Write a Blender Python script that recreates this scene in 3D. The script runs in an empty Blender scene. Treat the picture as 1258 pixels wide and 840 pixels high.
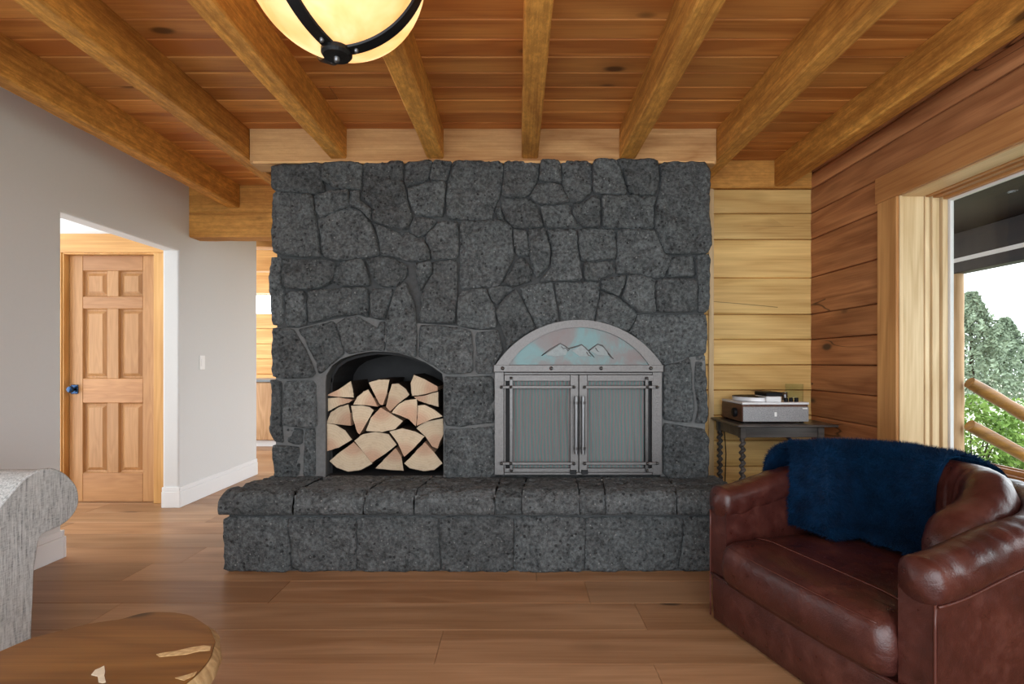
import bpy, bmesh, math, random
import numpy as np
from mathutils import Vector, Matrix, noise
from mathutils.geometry import delaunay_2d_cdt

random.seed(7); np.random.seed(7)
SC = bpy.context.scene
COL = SC.collection

# ------------------------------------------------------------------ camera, sky, exposure
FPX, U0, V0, CAMZ = 629.0, 636.0, 445.0, 1.155        # focal length (px), vanishing point, eye height
cam_d = bpy.data.cameras.new('camera'); cam = bpy.data.objects.new('camera', cam_d); COL.objects.link(cam)
cam.location = (0, 0, CAMZ); cam.rotation_euler = (math.pi/2, 0, 0)
cam_d.sensor_fit = 'HORIZONTAL'; cam_d.sensor_width = 36.0; cam_d.lens = 36.0*FPX/1258.0
cam_d.shift_x = (629.0-U0)/1258.0; cam_d.shift_y = (V0-420.0)/1258.0
cam_d.clip_start = 0.05; cam_d.clip_end = 300
SC.camera = cam

world = bpy.data.worlds.new('sky'); SC.world = world; world.use_nodes = True
bg = world.node_tree.nodes['Background']
bg.inputs['Color'].default_value = (0.88, 0.94, 1.0, 1); bg.inputs['Strength'].default_value = 1.0

SC.view_settings.view_transform = 'Standard'; SC.view_settings.look = 'None'
SC.view_settings.gamma = 1.0; SC.view_settings.use_curve_mapping = False
SC.view_settings.exposure = 2.24
SC.cycles.use_denoising = True
SC.cycles.max_bounces = 10; SC.cycles.diffuse_bounces = 6; SC.cycles.transparent_max_bounces = 12
SC.cycles.sample_clamp_indirect = 8.0

def area_light(name, loc, rot, sx, sy, power, col, portal=False):
    l = bpy.data.lights.new(name, 'AREA'); l.shape = 'RECTANGLE'; l.size = sx; l.size_y = sy
    l.energy = power; l.color = col
    if portal: l.cycles.is_portal = True
    o = bpy.data.objects.new(name, l); COL.objects.link(o); o.location = loc; o.rotation_euler = rot
    return o
# portals only guide the sampling of the sky through the openings of the room
area_light('rear_opening_portal', (-0.3, -.88, 1.3), (math.pi/2, 0, 0), 4.8, 2.6, 1, (1,1,1), True)
area_light('window_portal', (2.45, 1.9, 1.34), (0, math.pi/2, 0), 1.6, 2.0, 1, (1,1,1), True)

# ------------------------------------------------------------------ helpers
def P(px, py, d):
    """place of photo point at depth d, used to measure sizes from the photograph"""
    return Vector(((px-U0)*d/FPX, d, CAMZ-(py-V0)*d/FPX))

def tag(o, label=None, cat=None, group=None, kind=None):
    if label: o['label'] = label
    if cat: o['category'] = cat
    if group: o['group'] = group
    if kind: o['kind'] = kind
    return o

def mesh_obj(name, verts, faces, mats, parent=None, loc=None, smooth=False, midx=None):
    me = bpy.data.meshes.new(name)
    me.from_pydata([tuple(v) for v in verts], [], faces)
    for m in (mats if isinstance(mats, (list, tuple)) else [mats]): me.materials.append(m)
    if midx is not None: me.polygons.foreach_set('material_index', midx)
    if smooth: me.polygons.foreach_set('use_smooth', [True]*len(me.polygons))
    me.update()
    o = bpy.data.objects.new(name, me); COL.objects.link(o)
    if loc is not None: o.location = loc
    if parent is not None: o.parent = parent
    return o

def empty(name, loc=(0,0,0), rz=0.0, parent=None):
    o = bpy.data.objects.new(name, None); COL.objects.link(o)
    o.location = loc; o.rotation_euler = (0,0,rz); o.empty_display_size = 0.1
    if parent is not None: o.parent = parent
    return o

class MB:
    def __init__(s): s.v = []; s.f = []; s.m = []
    def add(s, verts, faces, mi=0):
        b = len(s.v); s.v += [Vector(v) for v in verts]; s.f += [tuple(b+i for i in f) for f in faces]; s.m += [mi]*len(faces)
        return s
    def box(s, x0, x1, y0, y1, z0, z1, c=0.0, mi=0):
        if x0 > x1: x0, x1 = x1, x0
        if y0 > y1: y0, y1 = y1, y0
        if z0 > z1: z0, z1 = z1, z0
        c = min(c, (x1-x0)*.45, (y1-y0)*.45, (z1-z0)*.45)
        if c <= 0:
            v = [(x,y,z) for x in (x0,x1) for y in (y0,y1) for z in (z0,z1)]
            f = [(0,1,3,2),(4,6,7,5),(0,4,5,1),(2,3,7,6),(0,2,6,4),(1,5,7,3)]
            return s.add(v, f, mi)
        lo = (x0,y0,z0); hi = (x1,y1,z1); v = []; idx = {}
        for sx in (0,1):
            for sy in (0,1):
                for sz in (0,1):
                    sg = (sx,sy,sz)
                    for a in range(3):
                        p = []
                        for k in range(3):
                            e = hi[k] if sg[k] else lo[k]
                            if k != a: e += -c if sg[k] else c
                            p.append(e)
                        idx[(sx,sy,sz,a)] = len(v); v.append(tuple(p))
        f = []
        for a in range(3):
            b, cc = (a+1)%3, (a+2)%3
            for sa in (0,1):
                q = []
                for (sb, sc_) in ((0,0),(1,0),(1,1),(0,1)):
                    sg = [0,0,0]; sg[a]=sa; sg[b]=sb; sg[cc]=sc_; q.append(idx[(*sg,a)])
                f.append(tuple(q) if sa else tuple(reversed(q)))
            for sb in (0,1):
                for sc_ in (0,1):
                    q = []
                    for (sa, pl) in ((0,b),(1,b),(1,cc),(0,cc)):
                        sg = [0,0,0]; sg[a]=sa; sg[b]=sb; sg[cc]=sc_; q.append(idx[(*sg,pl)])
                    f.append(tuple(q) if sb == sc_ else tuple(reversed(q)))
        for sx in (0,1):
            for sy in (0,1):
                for sz in (0,1):
                    q = [idx[(sx,sy,sz,a)] for a in range(3)]
                    f.append(tuple(q) if (sx+sy+sz)%2 else tuple(reversed(q)))
        return s.add(v, f, mi)
    def prism(s, pts, ax, a0, a1, mi=0, mside=None):
        """pts: 2D outline; extruded along axis ax ('x','y','z') from a0 to a1"""
        def mk(p, a):
            return {'x': (a,p[0],p[1]), 'y': (p[0],a,p[1]), 'z': (p[0],p[1],a)}[ax]
        n = len(pts); v = [mk(p,a0) for p in pts]+[mk(p,a1) for p in pts]
        s.add(v, [], mi); b = len(s.v)-2*n
        ar = sum(pts[i][0]*pts[(i+1)%n][1]-pts[(i+1)%n][0]*pts[i][1] for i in range(n))
        flip = (ar > 0) ^ (ax == 'y') ^ (a1 < a0)
        F = [tuple(b+i for i in range(n)), tuple(b+n+i for i in reversed(range(n)))]
        S = [(b+i, b+n+i, b+n+(i+1)%n, b+(i+1)%n) for i in range(n)]
        if flip: F = [tuple(reversed(x)) for x in F]; S = [tuple(reversed(x)) for x in S]
        s.f += F; s.m += [mi]*2; s.f += S; s.m += [mi if mside is None else mside]*n
        return s
    def tube(s, path, r, n=8, closed=False, caps=True, mi=0):
        path = [Vector(p) for p in path]; m = len(path)
        rs = r if isinstance(r, (list, tuple)) else [r]*m
        ref = None; rings = []
        for i, p in enumerate(path):
            a = path[i-1] if (i > 0 or closed) else p; b = path[(i+1)%m] if (i < m-1 or closed) else p
            t = (b-a).normalized()
            if ref is None: ref = Vector((0,0,1)) if abs(t.z) < .9 else Vector((1,0,0))
            u = (ref - t*ref.dot(t)).normalized(); w = t.cross(u); ref = u
            rings.append([p + (u*math.cos(2*math.pi*k/n)+w*math.sin(2*math.pi*k/n))*rs[i] for k in range(n)])
        v = [q for rg in rings for q in rg]; f = []
        for i in range(m if closed else m-1):
            j = (i+1)%m
            for k in range(n): f.append((i*n+k, i*n+(k+1)%n, j*n+(k+1)%n, j*n+k))
        if caps and not closed: f += [tuple(reversed(range(n))), tuple((m-1)*n+k for k in range(n))]
        return s.add(v, f, mi)
    def lathe(s, prof, c=(0,0,0), n=32, axis='z', mi=0):
        v = []; f = []; m = len(prof)
        for (r, h) in prof:
            for k in range(n):
                a = 2*math.pi*k/n; q = {'z': (r*math.cos(a), r*math.sin(a), h), 'y': (r*math.cos(a), h, r*math.sin(a)), 'x': (h, r*math.cos(a), r*math.sin(a))}[axis]
                v.append((c[0]+q[0], c[1]+q[1], c[2]+q[2]))
        for i in range(m-1):
            for k in range(n):
                q = (i*n+k, i*n+(k+1)%n, (i+1)*n+(k+1)%n, (i+1)*n+k)
                f.append(q if axis != 'y' else tuple(reversed(q)))
        return s.add(v, f, mi)
    def grid(s, fn, nu, nv, cu=False, cv=False, mi=0):
        v = [fn(i/(nu if cu else nu-1), j/(nv if cv else nv-1)) for i in range(nu) for j in range(nv)]; f = []
        for i in range(nu if cu else nu-1):
            for j in range(nv if cv else nv-1):
                f.append((i*nv+j, ((i+1)%nu)*nv+j, ((i+1)%nu)*nv+(j+1)%nv, i*nv+(j+1)%nv))
        return s.add(v, f, mi)
    def build(s, name, mats, parent=None, loc=None, smooth=False, origin=None):
        v = s.v
        if origin is not None:
            o_ = Vector(origin); v = [p-o_ for p in v]; loc = o_
        return mesh_obj(name, v, s.f, mats, parent, loc, smooth, s.m)

def autosmooth(o, ang=35):
    bm = bmesh.new(); bm.from_mesh(o.data)
    for e in bm.edges:
        if len(e.link_faces) == 2 and e.calc_face_angle(0) > math.radians(ang): e.smooth = False
    for f in bm.faces: f.smooth = True
    bm.to_mesh(o.data); bm.free(); return o

def fixn(o):
    bm = bmesh.new(); bm.from_mesh(o.data); bmesh.ops.recalc_face_normals(bm, faces=bm.faces); bm.to_mesh(o.data); bm.free(); return o

def boxobj(name, x0, x1, y0, y1, z0, z1, mat, parent=None, c=0.003):
    o_ = Vector(((x0+x1)/2, (y0+y1)/2, (z0+z1)/2))
    return MB().box(x0,x1,y0,y1,z0,z1,c).build(name, mat, parent, origin=o_)

# ------------------------------------------------------------------ materials
def newmat(name):
    m = bpy.data.materials.new(name); m.use_nodes = True
    nt = m.node_tree; b = nt.nodes['Principled BSDF']
    return m, nt, b
def N(nt, t, **kw):
    n = nt.nodes.new(t)
    for k, v in kw.items():
        if hasattr(n, k): setattr(n, k, v)
        else: n.inputs[k].default_value = v
    return n
def L(nt, a, b): nt.links.new(a, b)
def math_(nt, op, a, b=None, clamp=False):
    n = N(nt, 'ShaderNodeMath', operation=op); n.use_clamp = clamp
    for i, x in enumerate((a, b)):
        if x is None: continue
        if isinstance(x, (int, float)): n.inputs[i].default_value = x
        else: L(nt, x, n.inputs[i])
    return n.outputs[0]
def mix_(nt, fac, a, b, blend='MIX'):
    n = N(nt, 'ShaderNodeMix', data_type='RGBA', blend_type=blend)
    for s, x in ((n.inputs[0], fac), (n.inputs[6], a), (n.inputs[7], b)):
        if isinstance(x, (int, float)): s.default_value = x
        elif isinstance(x, tuple): s.default_value = (*x, 1) if len(x) == 3 else x
        else: L(nt, x, s)
    return n.outputs[2]
def ramp_(nt, fac, stops):
    n = N(nt, 'ShaderNodeValToRGB'); cr = n.color_ramp
    while len(cr.elements) < len(stops): cr.elements.new(0.5)
    for e, (p, c) in zip(cr.elements, stops):
        e.position = p; e.color = (*c, 1) if isinstance(c, tuple) else (c, c, c, 1)
    L(nt, fac, n.inputs[0]); return n.outputs[0]
def coords(nt, rnd=True):
    tc = N(nt, 'ShaderNodeTexCoord'); v = tc.outputs['Object']; oi = N(nt, 'ShaderNodeObjectInfo')
    if rnd:
        m = N(nt, 'ShaderNodeVectorMath', operation='MULTIPLY_ADD')
        cx = N(nt, 'ShaderNodeCombineXYZ')
        L(nt, oi.outputs['Random'], cx.inputs[0])
        L(nt, math_(nt, 'FRACT', math_(nt, 'MULTIPLY', oi.outputs['Random'], 7.31)), cx.inputs[1])
        L(nt, math_(nt, 'FRACT', math_(nt, 'MULTIPLY', oi.outputs['Random'], 13.7)), cx.inputs[2])
        L(nt, cx.outputs[0], m.inputs[0]); m.inputs[1].default_value = (41, 37, 29); L(nt, v, m.inputs[2]); v = m.outputs[0]
    return v, oi.outputs['Random']
def scaled(nt, v, s):
    m = N(nt, 'ShaderNodeVectorMath', operation='MULTIPLY'); L(nt, v, m.inputs[0]); m.inputs[1].default_value = s; return m.outputs[0]
def noise_(nt, v, scale, detail=4, rough=.55, dist=0.0):
    n = N(nt, 'ShaderNodeTexNoise', Scale=scale, Detail=detail, Roughness=rough, Distortion=dist); L(nt, v, n.inputs['Vector']); return n.outputs['Fac']
def bump_(nt, h, b, strength, dist=0.01):
    n = N(nt, 'ShaderNodeBump', Strength=strength, Distance=dist); L(nt, h, n.inputs['Height']); L(nt, n.outputs[0], b.inputs['Normal'])

def wood(name, dark, light, axis='x', rings=7.0, cross=6.0, knot=0.5, rough=.5, var=.3, kcol=None, bump=.15, hue=None, crack=0.0, gc=.22, fc=.40, depth=None, mot=0.0):
    m, nt, b = newmat(name); v, rnd = coords(nt)
    ai = 'xyz'.index(axis)
    s1 = [1.0]*3; s1[ai] = .12; s2 = [1.0]*3; s2[ai] = .02; s3 = [1.0]*3; s3[ai] = .45
    if depth: s3['xyz'.index(depth)] = .15
    n1 = noise_(nt, scaled(nt, v, s1), cross, 3, .5, .4)
    con = math_(nt, 'PINGPONG', math_(nt, 'MULTIPLY', n1, rings*2), 1.0)
    n2 = noise_(nt, scaled(nt, v, s2), 95, 4, .6)
    n3 = noise_(nt, scaled(nt, v, s1), 3.0, 3, .5)
    g = math_(nt, 'ADD', math_(nt, 'MULTIPLY', con, gc), math_(nt, 'ADD', math_(nt, 'MULTIPLY', n2, fc), math_(nt, 'MULTIPLY', n3, .45)))
    col = ramp_(nt, g, [(.34, dark), (.72, light)])
    if mot > 0:
        s5 = [1.0]*3; s5[ai] = .4
        nm = noise_(nt, scaled(nt, v, s5), 34, 5, .75)
        col = mix_(nt, math_(nt, 'MULTIPLY', ramp_(nt, nm, [(.42, 1.0), (.60, 0.0)]), mot), col, tuple(c*.55 for c in dark))
        g = math_(nt, 'ADD', g, math_(nt, 'MULTIPLY', nm, 1.2))
    if hue:
        col = mix_(nt, math_(nt, 'MULTIPLY', math_(nt, 'FRACT', math_(nt, 'MULTIPLY', rnd, 5.7)), .75), col, hue, 'MULTIPLY')
    hgt = g
    if knot > 0:
        vo = N(nt, 'ShaderNodeTexVoronoi', Scale=5.2, Randomness=1.0); L(nt, scaled(nt, v, s3), vo.inputs['Vector'])
        sep = N(nt, 'ShaderNodeSeparateColor'); L(nt, vo.outputs['Color'], sep.inputs[0])
        pick = math_(nt, 'GREATER_THAN', sep.outputs[0], 1.0-.45*knot)
        rk = math_(nt, 'MULTIPLY', sep.outputs[1], .05)
        dk = math_(nt, 'SUBTRACT', vo.outputs['Distance'], rk)
        halo = ramp_(nt, dk, [(.06, 1.0), (.30, 0.0)]); core = ramp_(nt, dk, [(.06, 1.0), (.13, 0.0)])
        kc = kcol or tuple(c*.22 for c in dark)
        col = mix_(nt, math_(nt, 'MULTIPLY', math_(nt, 'MULTIPLY', halo, pick), .45), col, tuple(c*.6 for c in dark))
        col = mix_(nt, math_(nt, 'MULTIPLY', math_(nt, 'MULTIPLY', core, pick), .9), col, kc)
    if crack > 0:
        s4 = [1.0]*3; s4[ai] = .09
        nc = noise_(nt, scaled(nt, v, s4), 4.5, 2, .4)
        cr = ramp_(nt, math_(nt, 'ABSOLUTE', math_(nt, 'SUBTRACT', nc, .5)), [(.0, 1.0), (.0028, 0.0)])
        cm = math_(nt, 'MULTIPLY', cr, math_(nt, 'GREATER_THAN', noise_(nt, v, 1.1, 1), .57))
        col = mix_(nt, math_(nt, 'MULTIPLY', cm, crack), col, tuple(c*.12 for c in dark))
    br = math_(nt, 'ADD', 1.0-var/2, math_(nt, 'MULTIPLY', rnd, var))
    hs = N(nt, 'ShaderNodeHueSaturation'); L(nt, col, hs.inputs['Color']); L(nt, br, hs.inputs['Value'])
    L(nt, hs.outputs[0], b.inputs['Base Color'])
    b.inputs['Roughness'].default_value = rough
    b.inputs['Specular IOR Level'].default_value = .35
    bump_(nt, hgt, b, bump, .004)
    return m

def plain(name, col, rough=.5, metal=0.0, nscale=0, namp=.15, bump=0.0, spec=.5):
    m, nt, b = newmat(name); b.inputs['Roughness'].default_value = rough; b.inputs['Metallic'].default_value = metal
    b.inputs['Specular IOR Level'].default_value = spec
    v, rnd = coords(nt)
    n = noise_(nt, v, nscale or 12, 5, .6)
    L(nt, mix_(nt, n, tuple(c*(1-namp) for c in col), tuple(min(1, c*(1+namp)) for c in col)), b.inputs['Base Color'])
    if bump: bump_(nt, n, b, bump, .005)
    return m

def stone_mat(name, lo, hi, tint):
    m, nt, b = newmat(name); v, rnd = coords(nt)
    n1 = noise_(nt, v, 11, 7, .72, .4); n2 = noise_(nt, v, 52, 4, .7); n3 = noise_(nt, v, 3.0, 2, .5)
    g = math_(nt, 'ADD', math_(nt, 'MULTIPLY', n1, .38), math_(nt, 'MULTIPLY', n2, .67))
    col = ramp_(nt, g, [(.37, lo), (.52, tuple((a+c)/2*.85 for a, c in zip(lo, hi))), (.70, hi)])
    col = mix_(nt, math_(nt, 'MULTIPLY', n3, .8), col, tint, 'MULTIPLY')
    vo = N(nt, 'ShaderNodeTexVoronoi', Scale=85.0); L(nt, v, vo.inputs['Vector'])
    sp = N(nt, 'ShaderNodeSeparateColor'); L(nt, vo.outputs['Color'], sp.inputs[0])
    white = math_(nt, 'MULTIPLY', math_(nt, 'LESS_THAN', vo.outputs['Distance'], math_(nt, 'MULTIPLY', sp.outputs[1], .45)), math_(nt, 'GREATER_THAN', sp.outputs[0], .95))
    vo2 = N(nt, 'ShaderNodeTexVoronoi', Scale=46.0); L(nt, v, vo2.inputs['Vector'])
    sp2 = N(nt, 'ShaderNodeSeparateColor'); L(nt, vo2.outputs['Color'], sp2.inputs[0])
    pit = math_(nt, 'MULTIPLY', math_(nt, 'LESS_THAN', vo2.outputs['Distance'], math_(nt, 'MULTIPLY', sp2.outputs[1], .42)), math_(nt, 'GREATER_THAN', sp2.outputs[0], .78))
    col = mix_(nt, math_(nt, 'MULTIPLY', white, .75), col, (.30, .31, .30))
    col = mix_(nt, math_(nt, 'MULTIPLY', pit, .7), col, (.012, .012, .013))
    hs = N(nt, 'ShaderNodeHueSaturation'); L(nt, col, hs.inputs['Color']); L(nt, math_(nt, 'ADD', .82, math_(nt, 'MULTIPLY', rnd, .36)), hs.inputs['Value'])
    L(nt, hs.outputs[0], b.inputs['Base Color']); b.inputs['Roughness'].default_value = .82; b.inputs['Specular IOR Level'].default_value = .25
    h = math_(nt, 'SUBTRACT', math_(nt, 'ADD', n1, math_(nt, 'MULTIPLY', n2, .55)), math_(nt, 'MULTIPLY', pit, .5))
    bump_(nt, h, b, 1.0, .032)
    return m

M = {}
M['beam_y'] = wood('honey_beam', (.36,.128,.020), (.90,.445,.092), 'y', 4, 4, .6, .6, .15, bump=.9, gc=.18, fc=.5, mot=.42)
M['beam_x2'] = wood('honey_header_beam', (.38,.15,.028), (.84,.43,.10), 'x', 4, 4, .6, .6, .15, bump=.6, gc=.18, fc=.45, mot=.3, depth='y')
M['beam_x'] = wood('header_beam', (.40,.19,.065), (.78,.48,.21), 'x', 5, 4, .6, .6, .2, bump=.35, depth='y', mot=.12)
M['ceil'] = wood('cedar_ceiling_board', (.39,.135,.030), (.86,.405,.105), 'x', 5, 4, .55, .42, .24, hue=(.95,.86,.78), bump=.1, gc=.15, fc=.24, depth='z')
M['log_x'] = wood('pale_pine_log', (.52,.29,.085), (.86,.59,.225), 'x', 4, 4, .55, .5, .2, kcol=(.16,.07,.022), bump=.25, crack=.9, depth='y')
M['log_y'] = wood('red_pine_log', (.27,.095,.036), (.56,.245,.10), 'y', 6, 5, .5, .5, .2, kcol=(.03,.015,.012), bump=.25, crack=.9, depth='x')
M['casing_z'] = wood('pine_casing_upright', (.40,.175,.055), (.68,.36,.13), 'z', 4, 5, .3, .45, .12, depth='x')
M['casing_y'] = wood('pine_casing_head', (.38,.155,.05), (.64,.32,.115), 'y', 4, 5, .5, .45, .12, depth='x')
M['jamb_z'] = wood('pale_window_jamb_upright', (.58,.40,.20), (.84,.66,.40), 'z', 4, 6, .5, .4, .08)
M['jamb_y'] = wood('pale_window_jamb_head', (.52,.32,.15), (.76,.52,.28), 'y', 4, 6, .5, .4, .08)
M['floor'] = wood('oak_floor_plank', (.27,.140,.062), (.52,.315,.172), 'x', 5, 4, .22, .36, .26, depth='z', gc=.16, fc=.28, hue=(.97,.88,.82), bump=.08)
M['door_z'] = wood('fir_door_upright', (.38,.185,.068), (.62,.345,.145), 'z', 9, 8, .0, .42, .16, gc=.10, fc=.26)
M['door_x'] = wood('fir_door_rail', (.38,.175,.066), (.62,.33,.14), 'x', 9, 8, .0, .42, .16, gc=.10, fc=.26)
M['pine_z'] = wood('knotty_pine_casing', (.46,.22,.06), (.74,.43,.155), 'z', 4, 5, .6, .45, .1, kcol=(.13,.05,.015), depth='y')
M['pine_x'] = wood('knotty_pine_header', (.46,.21,.055), (.74,.41,.14), 'x', 4, 5, .6, .45, .1, kcol=(.13,.05,.015), depth='y')
M['slab'] = wood('burl_slab', (.155,.060,.010), (.42,.195,.046), 'x', 6, 4, .4, .42, .1, bump=.05, depth='z', gc=.12, fc=.25)
M['slab_edge'] = wood('live_edge', (.40,.24,.10), (.68,.48,.24), 'z', 8, 14, .0, .5, .1, bump=.6)
M['dark_wood'] = wood('dark_table_wood', (.030,.026,.023), (.10,.088,.078), 'x', 6, 6, 0, .28, .1)
M['walnut'] = wood('walnut_plinth', (.055,.022,.012), (.14,.06,.035), 'y', 8, 10, 0, .4, .05)
M['rail'] = wood('peeled_log_rail', (.12,.046,.005), (.30,.13,.018), 'x', 4, 6, .5, .35, .15)
M['post'] = wood('peeled_log_post', (.38,.22,.10), (.62,.40,.22), 'z', 4, 6, .5, .5, .1)
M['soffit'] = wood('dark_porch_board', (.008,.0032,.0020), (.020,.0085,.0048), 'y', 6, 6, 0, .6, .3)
M['cabinet'] = wood('kitchen_oak', (.36,.19,.08), (.56,.34,.17), 'z', 7, 6, .1, .45, .1)
M['stone'] = stone_mat('dark_basalt', (.030,.031,.0315), (.215,.222,.222), (.82,.93,.96))
M['mortar'] = plain('grey_mortar', (.075,.077,.077), .95, 0, 40, .35, .6, .1)
M['mortar_l'] = plain('pale_grey_mortar', (.15,.151,.149), .95, 0, 40, .3, .6, .1)
M['dark_lining'] = plain('near_black_lining', (.030,.030,.031), .6, 0, 14, .4, .2, .2)  # near-black lining of the wood niche and the door back plate
M['plaster'] = plain('warm_grey_plaster', (.68,.675,.655), .85, 0, 60, .02, .04, .2)
M['white'] = plain('white_painted_trim', (.78,.775,.76), .55, 0, 8, .01, 0, .3)
M['bark'] = plain('fir_bark', (.030,.022,.017), .95, 0, 45, .6, 1.0, .1)
M['black_metal'] = plain('black_wrought_iron', (.012,.012,.013), .42, .6, 60, .3, .2)
M['steel'] = plain('bolt_steel', (.20,.20,.205), .35, .9, 40, .15)
M['pewter'] = plain('hammered_pewter_steel', (.165,.158,.154), .48, .75, 90, .28, .35)
M['pewter_d'] = plain('dark_pewter_bar', (.11,.106,.104), .34, .85, 60, .3, .2)
M['blue_metal'] = plain('blued_door_knob', (.02,.05,.11), .25, .8, 30, .2)
M['chrome'] = plain('silver_plastic', (.72,.72,.73), .35, .1, 30, .03)
M['grey_cloth'] = plain('speaker_cloth', (.33,.33,.335), .9, 0, 150, .7, .3, .1)
M['vinyl'] = plain('black_vinyl', (.008,.008,.009), .55, 0, 30, .1, 0, .15)
M['counter'] = plain('grey_counter', (.16,.17,.17), .3, 0, 40, .2)
M['ground'] = plain('dry_pale_lawn', (.40,.40,.30), .95, 0, 3, .25, .1, .1)
M['switch'] = plain('white_plastic', (.86,.85,.83), .35, 0, 8, .01)
M['quartz'] = plain('pale_sapwood_fill', (.74,.66,.50), .4, 0, 60, .3, .3)

def leather_mat():
    m, nt, b = newmat('oxblood_leather'); v, rnd = coords(nt, False)
    n1 = noise_(nt, v, 5.5, 5, .6, .3); n2 = noise_(nt, v, 26, 4, .6)
    g = math_(nt, 'ADD', math_(nt, 'MULTIPLY', n1, .7), math_(nt, 'MULTIPLY', n2, .3))
    col = ramp_(nt, g, [(.28, (.024,.0058,.0046)), (.52, (.060,.0152,.0112)), (.78, (.132,.044,.031))])
    L(nt, col, b.inputs['Base Color'])
    L(nt, ramp_(nt, n2, [(.3, .26), (.7, .44)]), b.inputs['Roughness'])
    b.inputs['Specular IOR Level'].default_value = .55
    vo = N(nt, 'ShaderNodeTexVoronoi', Scale=230.0); L(nt, v, vo.inputs['Vector'])
    s = scaled(nt, v, (1,1,1)); w = noise_(nt, s, 11, 3, .55, 1.2)
    h = math_(nt, 'ADD', math_(nt, 'MULTIPLY', vo.outputs['Distance'], .10), w)
    bump_(nt, h, b, .30, .012)
    return m
M['leather'] = leather_mat()
M['piping'] = plain('leather_welt', (.085,.022,.014), .4, 0, 30, .2)

def fabric_mat():
    m, nt, b = newmat('heathered_grey_linen'); v, rnd = coords(nt, False)
    n1 = noise_(nt, scaled(nt, v, (1,1,.09)), 190, 3, .7); n2 = noise_(nt, scaled(nt, v, (.2,.2,1)), 240, 2, .6); n3 = noise_(nt, v, 9, 3)
    g = math_(nt, 'ADD', math_(nt, 'MULTIPLY', n1, .75), math_(nt, 'ADD', math_(nt, 'MULTIPLY', n2, .3), math_(nt, 'MULTIPLY', n3, .12)))
    L(nt, ramp_(nt, g, [(.40, (.185,.197,.195)), (.55, (.485,.505,.50)), (.70, (.66,.68,.67))]), b.inputs['Base Color'])
    b.inputs['Roughness'].default_value = .95; b.inputs['Specular IOR Level'].default_value = .1
    bump_(nt, g, b, .5, .004); return m
M['fabric'] = fabric_mat()

def fur_mat():
    m, nt, b = newmat('deep_blue_fur'); v, rnd = coords(nt, False)
    n1 = noise_(nt, v, 14, 4, .6)
    L(nt, ramp_(nt, n1, [(.3, (.0005,.0048,.018)), (.7, (.0018,.023,.068))]), b.inputs['Base Color'])
    b.inputs['Roughness'].default_value = .7; b.inputs['Specular IOR Level'].default_value = .15
    b.inputs['Sheen Weight'].default_value = .25; b.inputs['Sheen Tint'].default_value = (.03,.22,.5,1)
    return m
M['fur'] = fur_mat()

def endgrain_mat():
    m, nt, b = newmat('split_log_end_grain'); tc = N(nt, 'ShaderNodeTexCoord'); v = tc.outputs['Object']
    oi = N(nt, 'ShaderNodeObjectInfo')
    flat = scaled(nt, v, (1, 0, 1))
    ln = N(nt, 'ShaderNodeVectorMath', operation='LENGTH'); L(nt, flat, ln.inputs[0]); r = ln.outputs['Value']
    v2, rnd = coords(nt)
    n = noise_(nt, v2, 26, 5, .65)
    rr = math_(nt, 'ADD', r, math_(nt, 'MULTIPLY', n, .03))
    col = ramp_(nt, rr, [(.0, (.56,.34,.225)), (.085, (.62,.42,.29)), (.12, (.70,.56,.39)), (.20, (.68,.56,.40))])
    ring = math_(nt, 'PINGPONG', math_(nt, 'MULTIPLY', rr, 130), 1.0)
    col = mix_(nt, math_(nt, 'MULTIPLY', ring, .16), col, (.42,.24,.14))
    col = mix_(nt, math_(nt, 'MULTIPLY', ramp_(nt, n, [(.5, 0.0), (.75, 1.0)]), .35), col, (.36,.24,.16))
    hs = N(nt, 'ShaderNodeHueSaturation'); L(nt, col, hs.inputs['Color']); L(nt, math_(nt, 'ADD', .74, math_(nt, 'MULTIPLY', rnd, .24)), hs.inputs['Value'])
    L(nt, hs.outputs[0], b.inputs['Base Color']); b.inputs['Roughness'].default_value = .9; b.inputs['Specular IOR Level'].default_value = .1
    bump_(nt, math_(nt, 'ADD', ring, n), b, .25, .004); return m
M['endgrain'] = endgrain_mat()

def mesh_screen_mat():
    m, nt, b = newmat('woven_wire_curtain'); tc = N(nt, 'ShaderNodeTexCoord'); v = tc.outputs['Object']
    w1 = N(nt, 'ShaderNodeTexWave', wave_type='BANDS', bands_direction='X', Scale=16.0, Distortion=2.2); w1.inputs['Detail'].default_value = 2; L(nt, v, w1.inputs['Vector'])
    w2 = N(nt, 'ShaderNodeTexWave', wave_type='BANDS', bands_direction='X', Scale=95.0); L(nt, v, w2.inputs['Vector'])
    w3 = N(nt, 'ShaderNodeTexWave', wave_type='BANDS', bands_direction='Z', Scale=95.0); L(nt, v, w3.inputs['Vector'])
    n = noise_(nt, v, 5, 3)
    col = ramp_(nt, w1.outputs['Fac'], [(.1, (.21,.14,.145)), (.5, (.15,.15,.148)), (.9, (.055,.20,.185))])
    col = mix_(nt, math_(nt, 'MULTIPLY', n, .5), col, (.12,.12,.118))
    h = math_(nt, 'MULTIPLY', w2.outputs['Fac'], w3.outputs['Fac'])
    col = mix_(nt, math_(nt, 'MULTIPLY', h, .5), col, (.20,.20,.20))
    L(nt, col, b.inputs['Base Color']); b.inputs['Metallic'].default_value = .1; b.inputs['Roughness'].default_value = .6
    bump_(nt, h, b, .4, .002); return m
M['screen'] = mesh_screen_mat()

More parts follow.
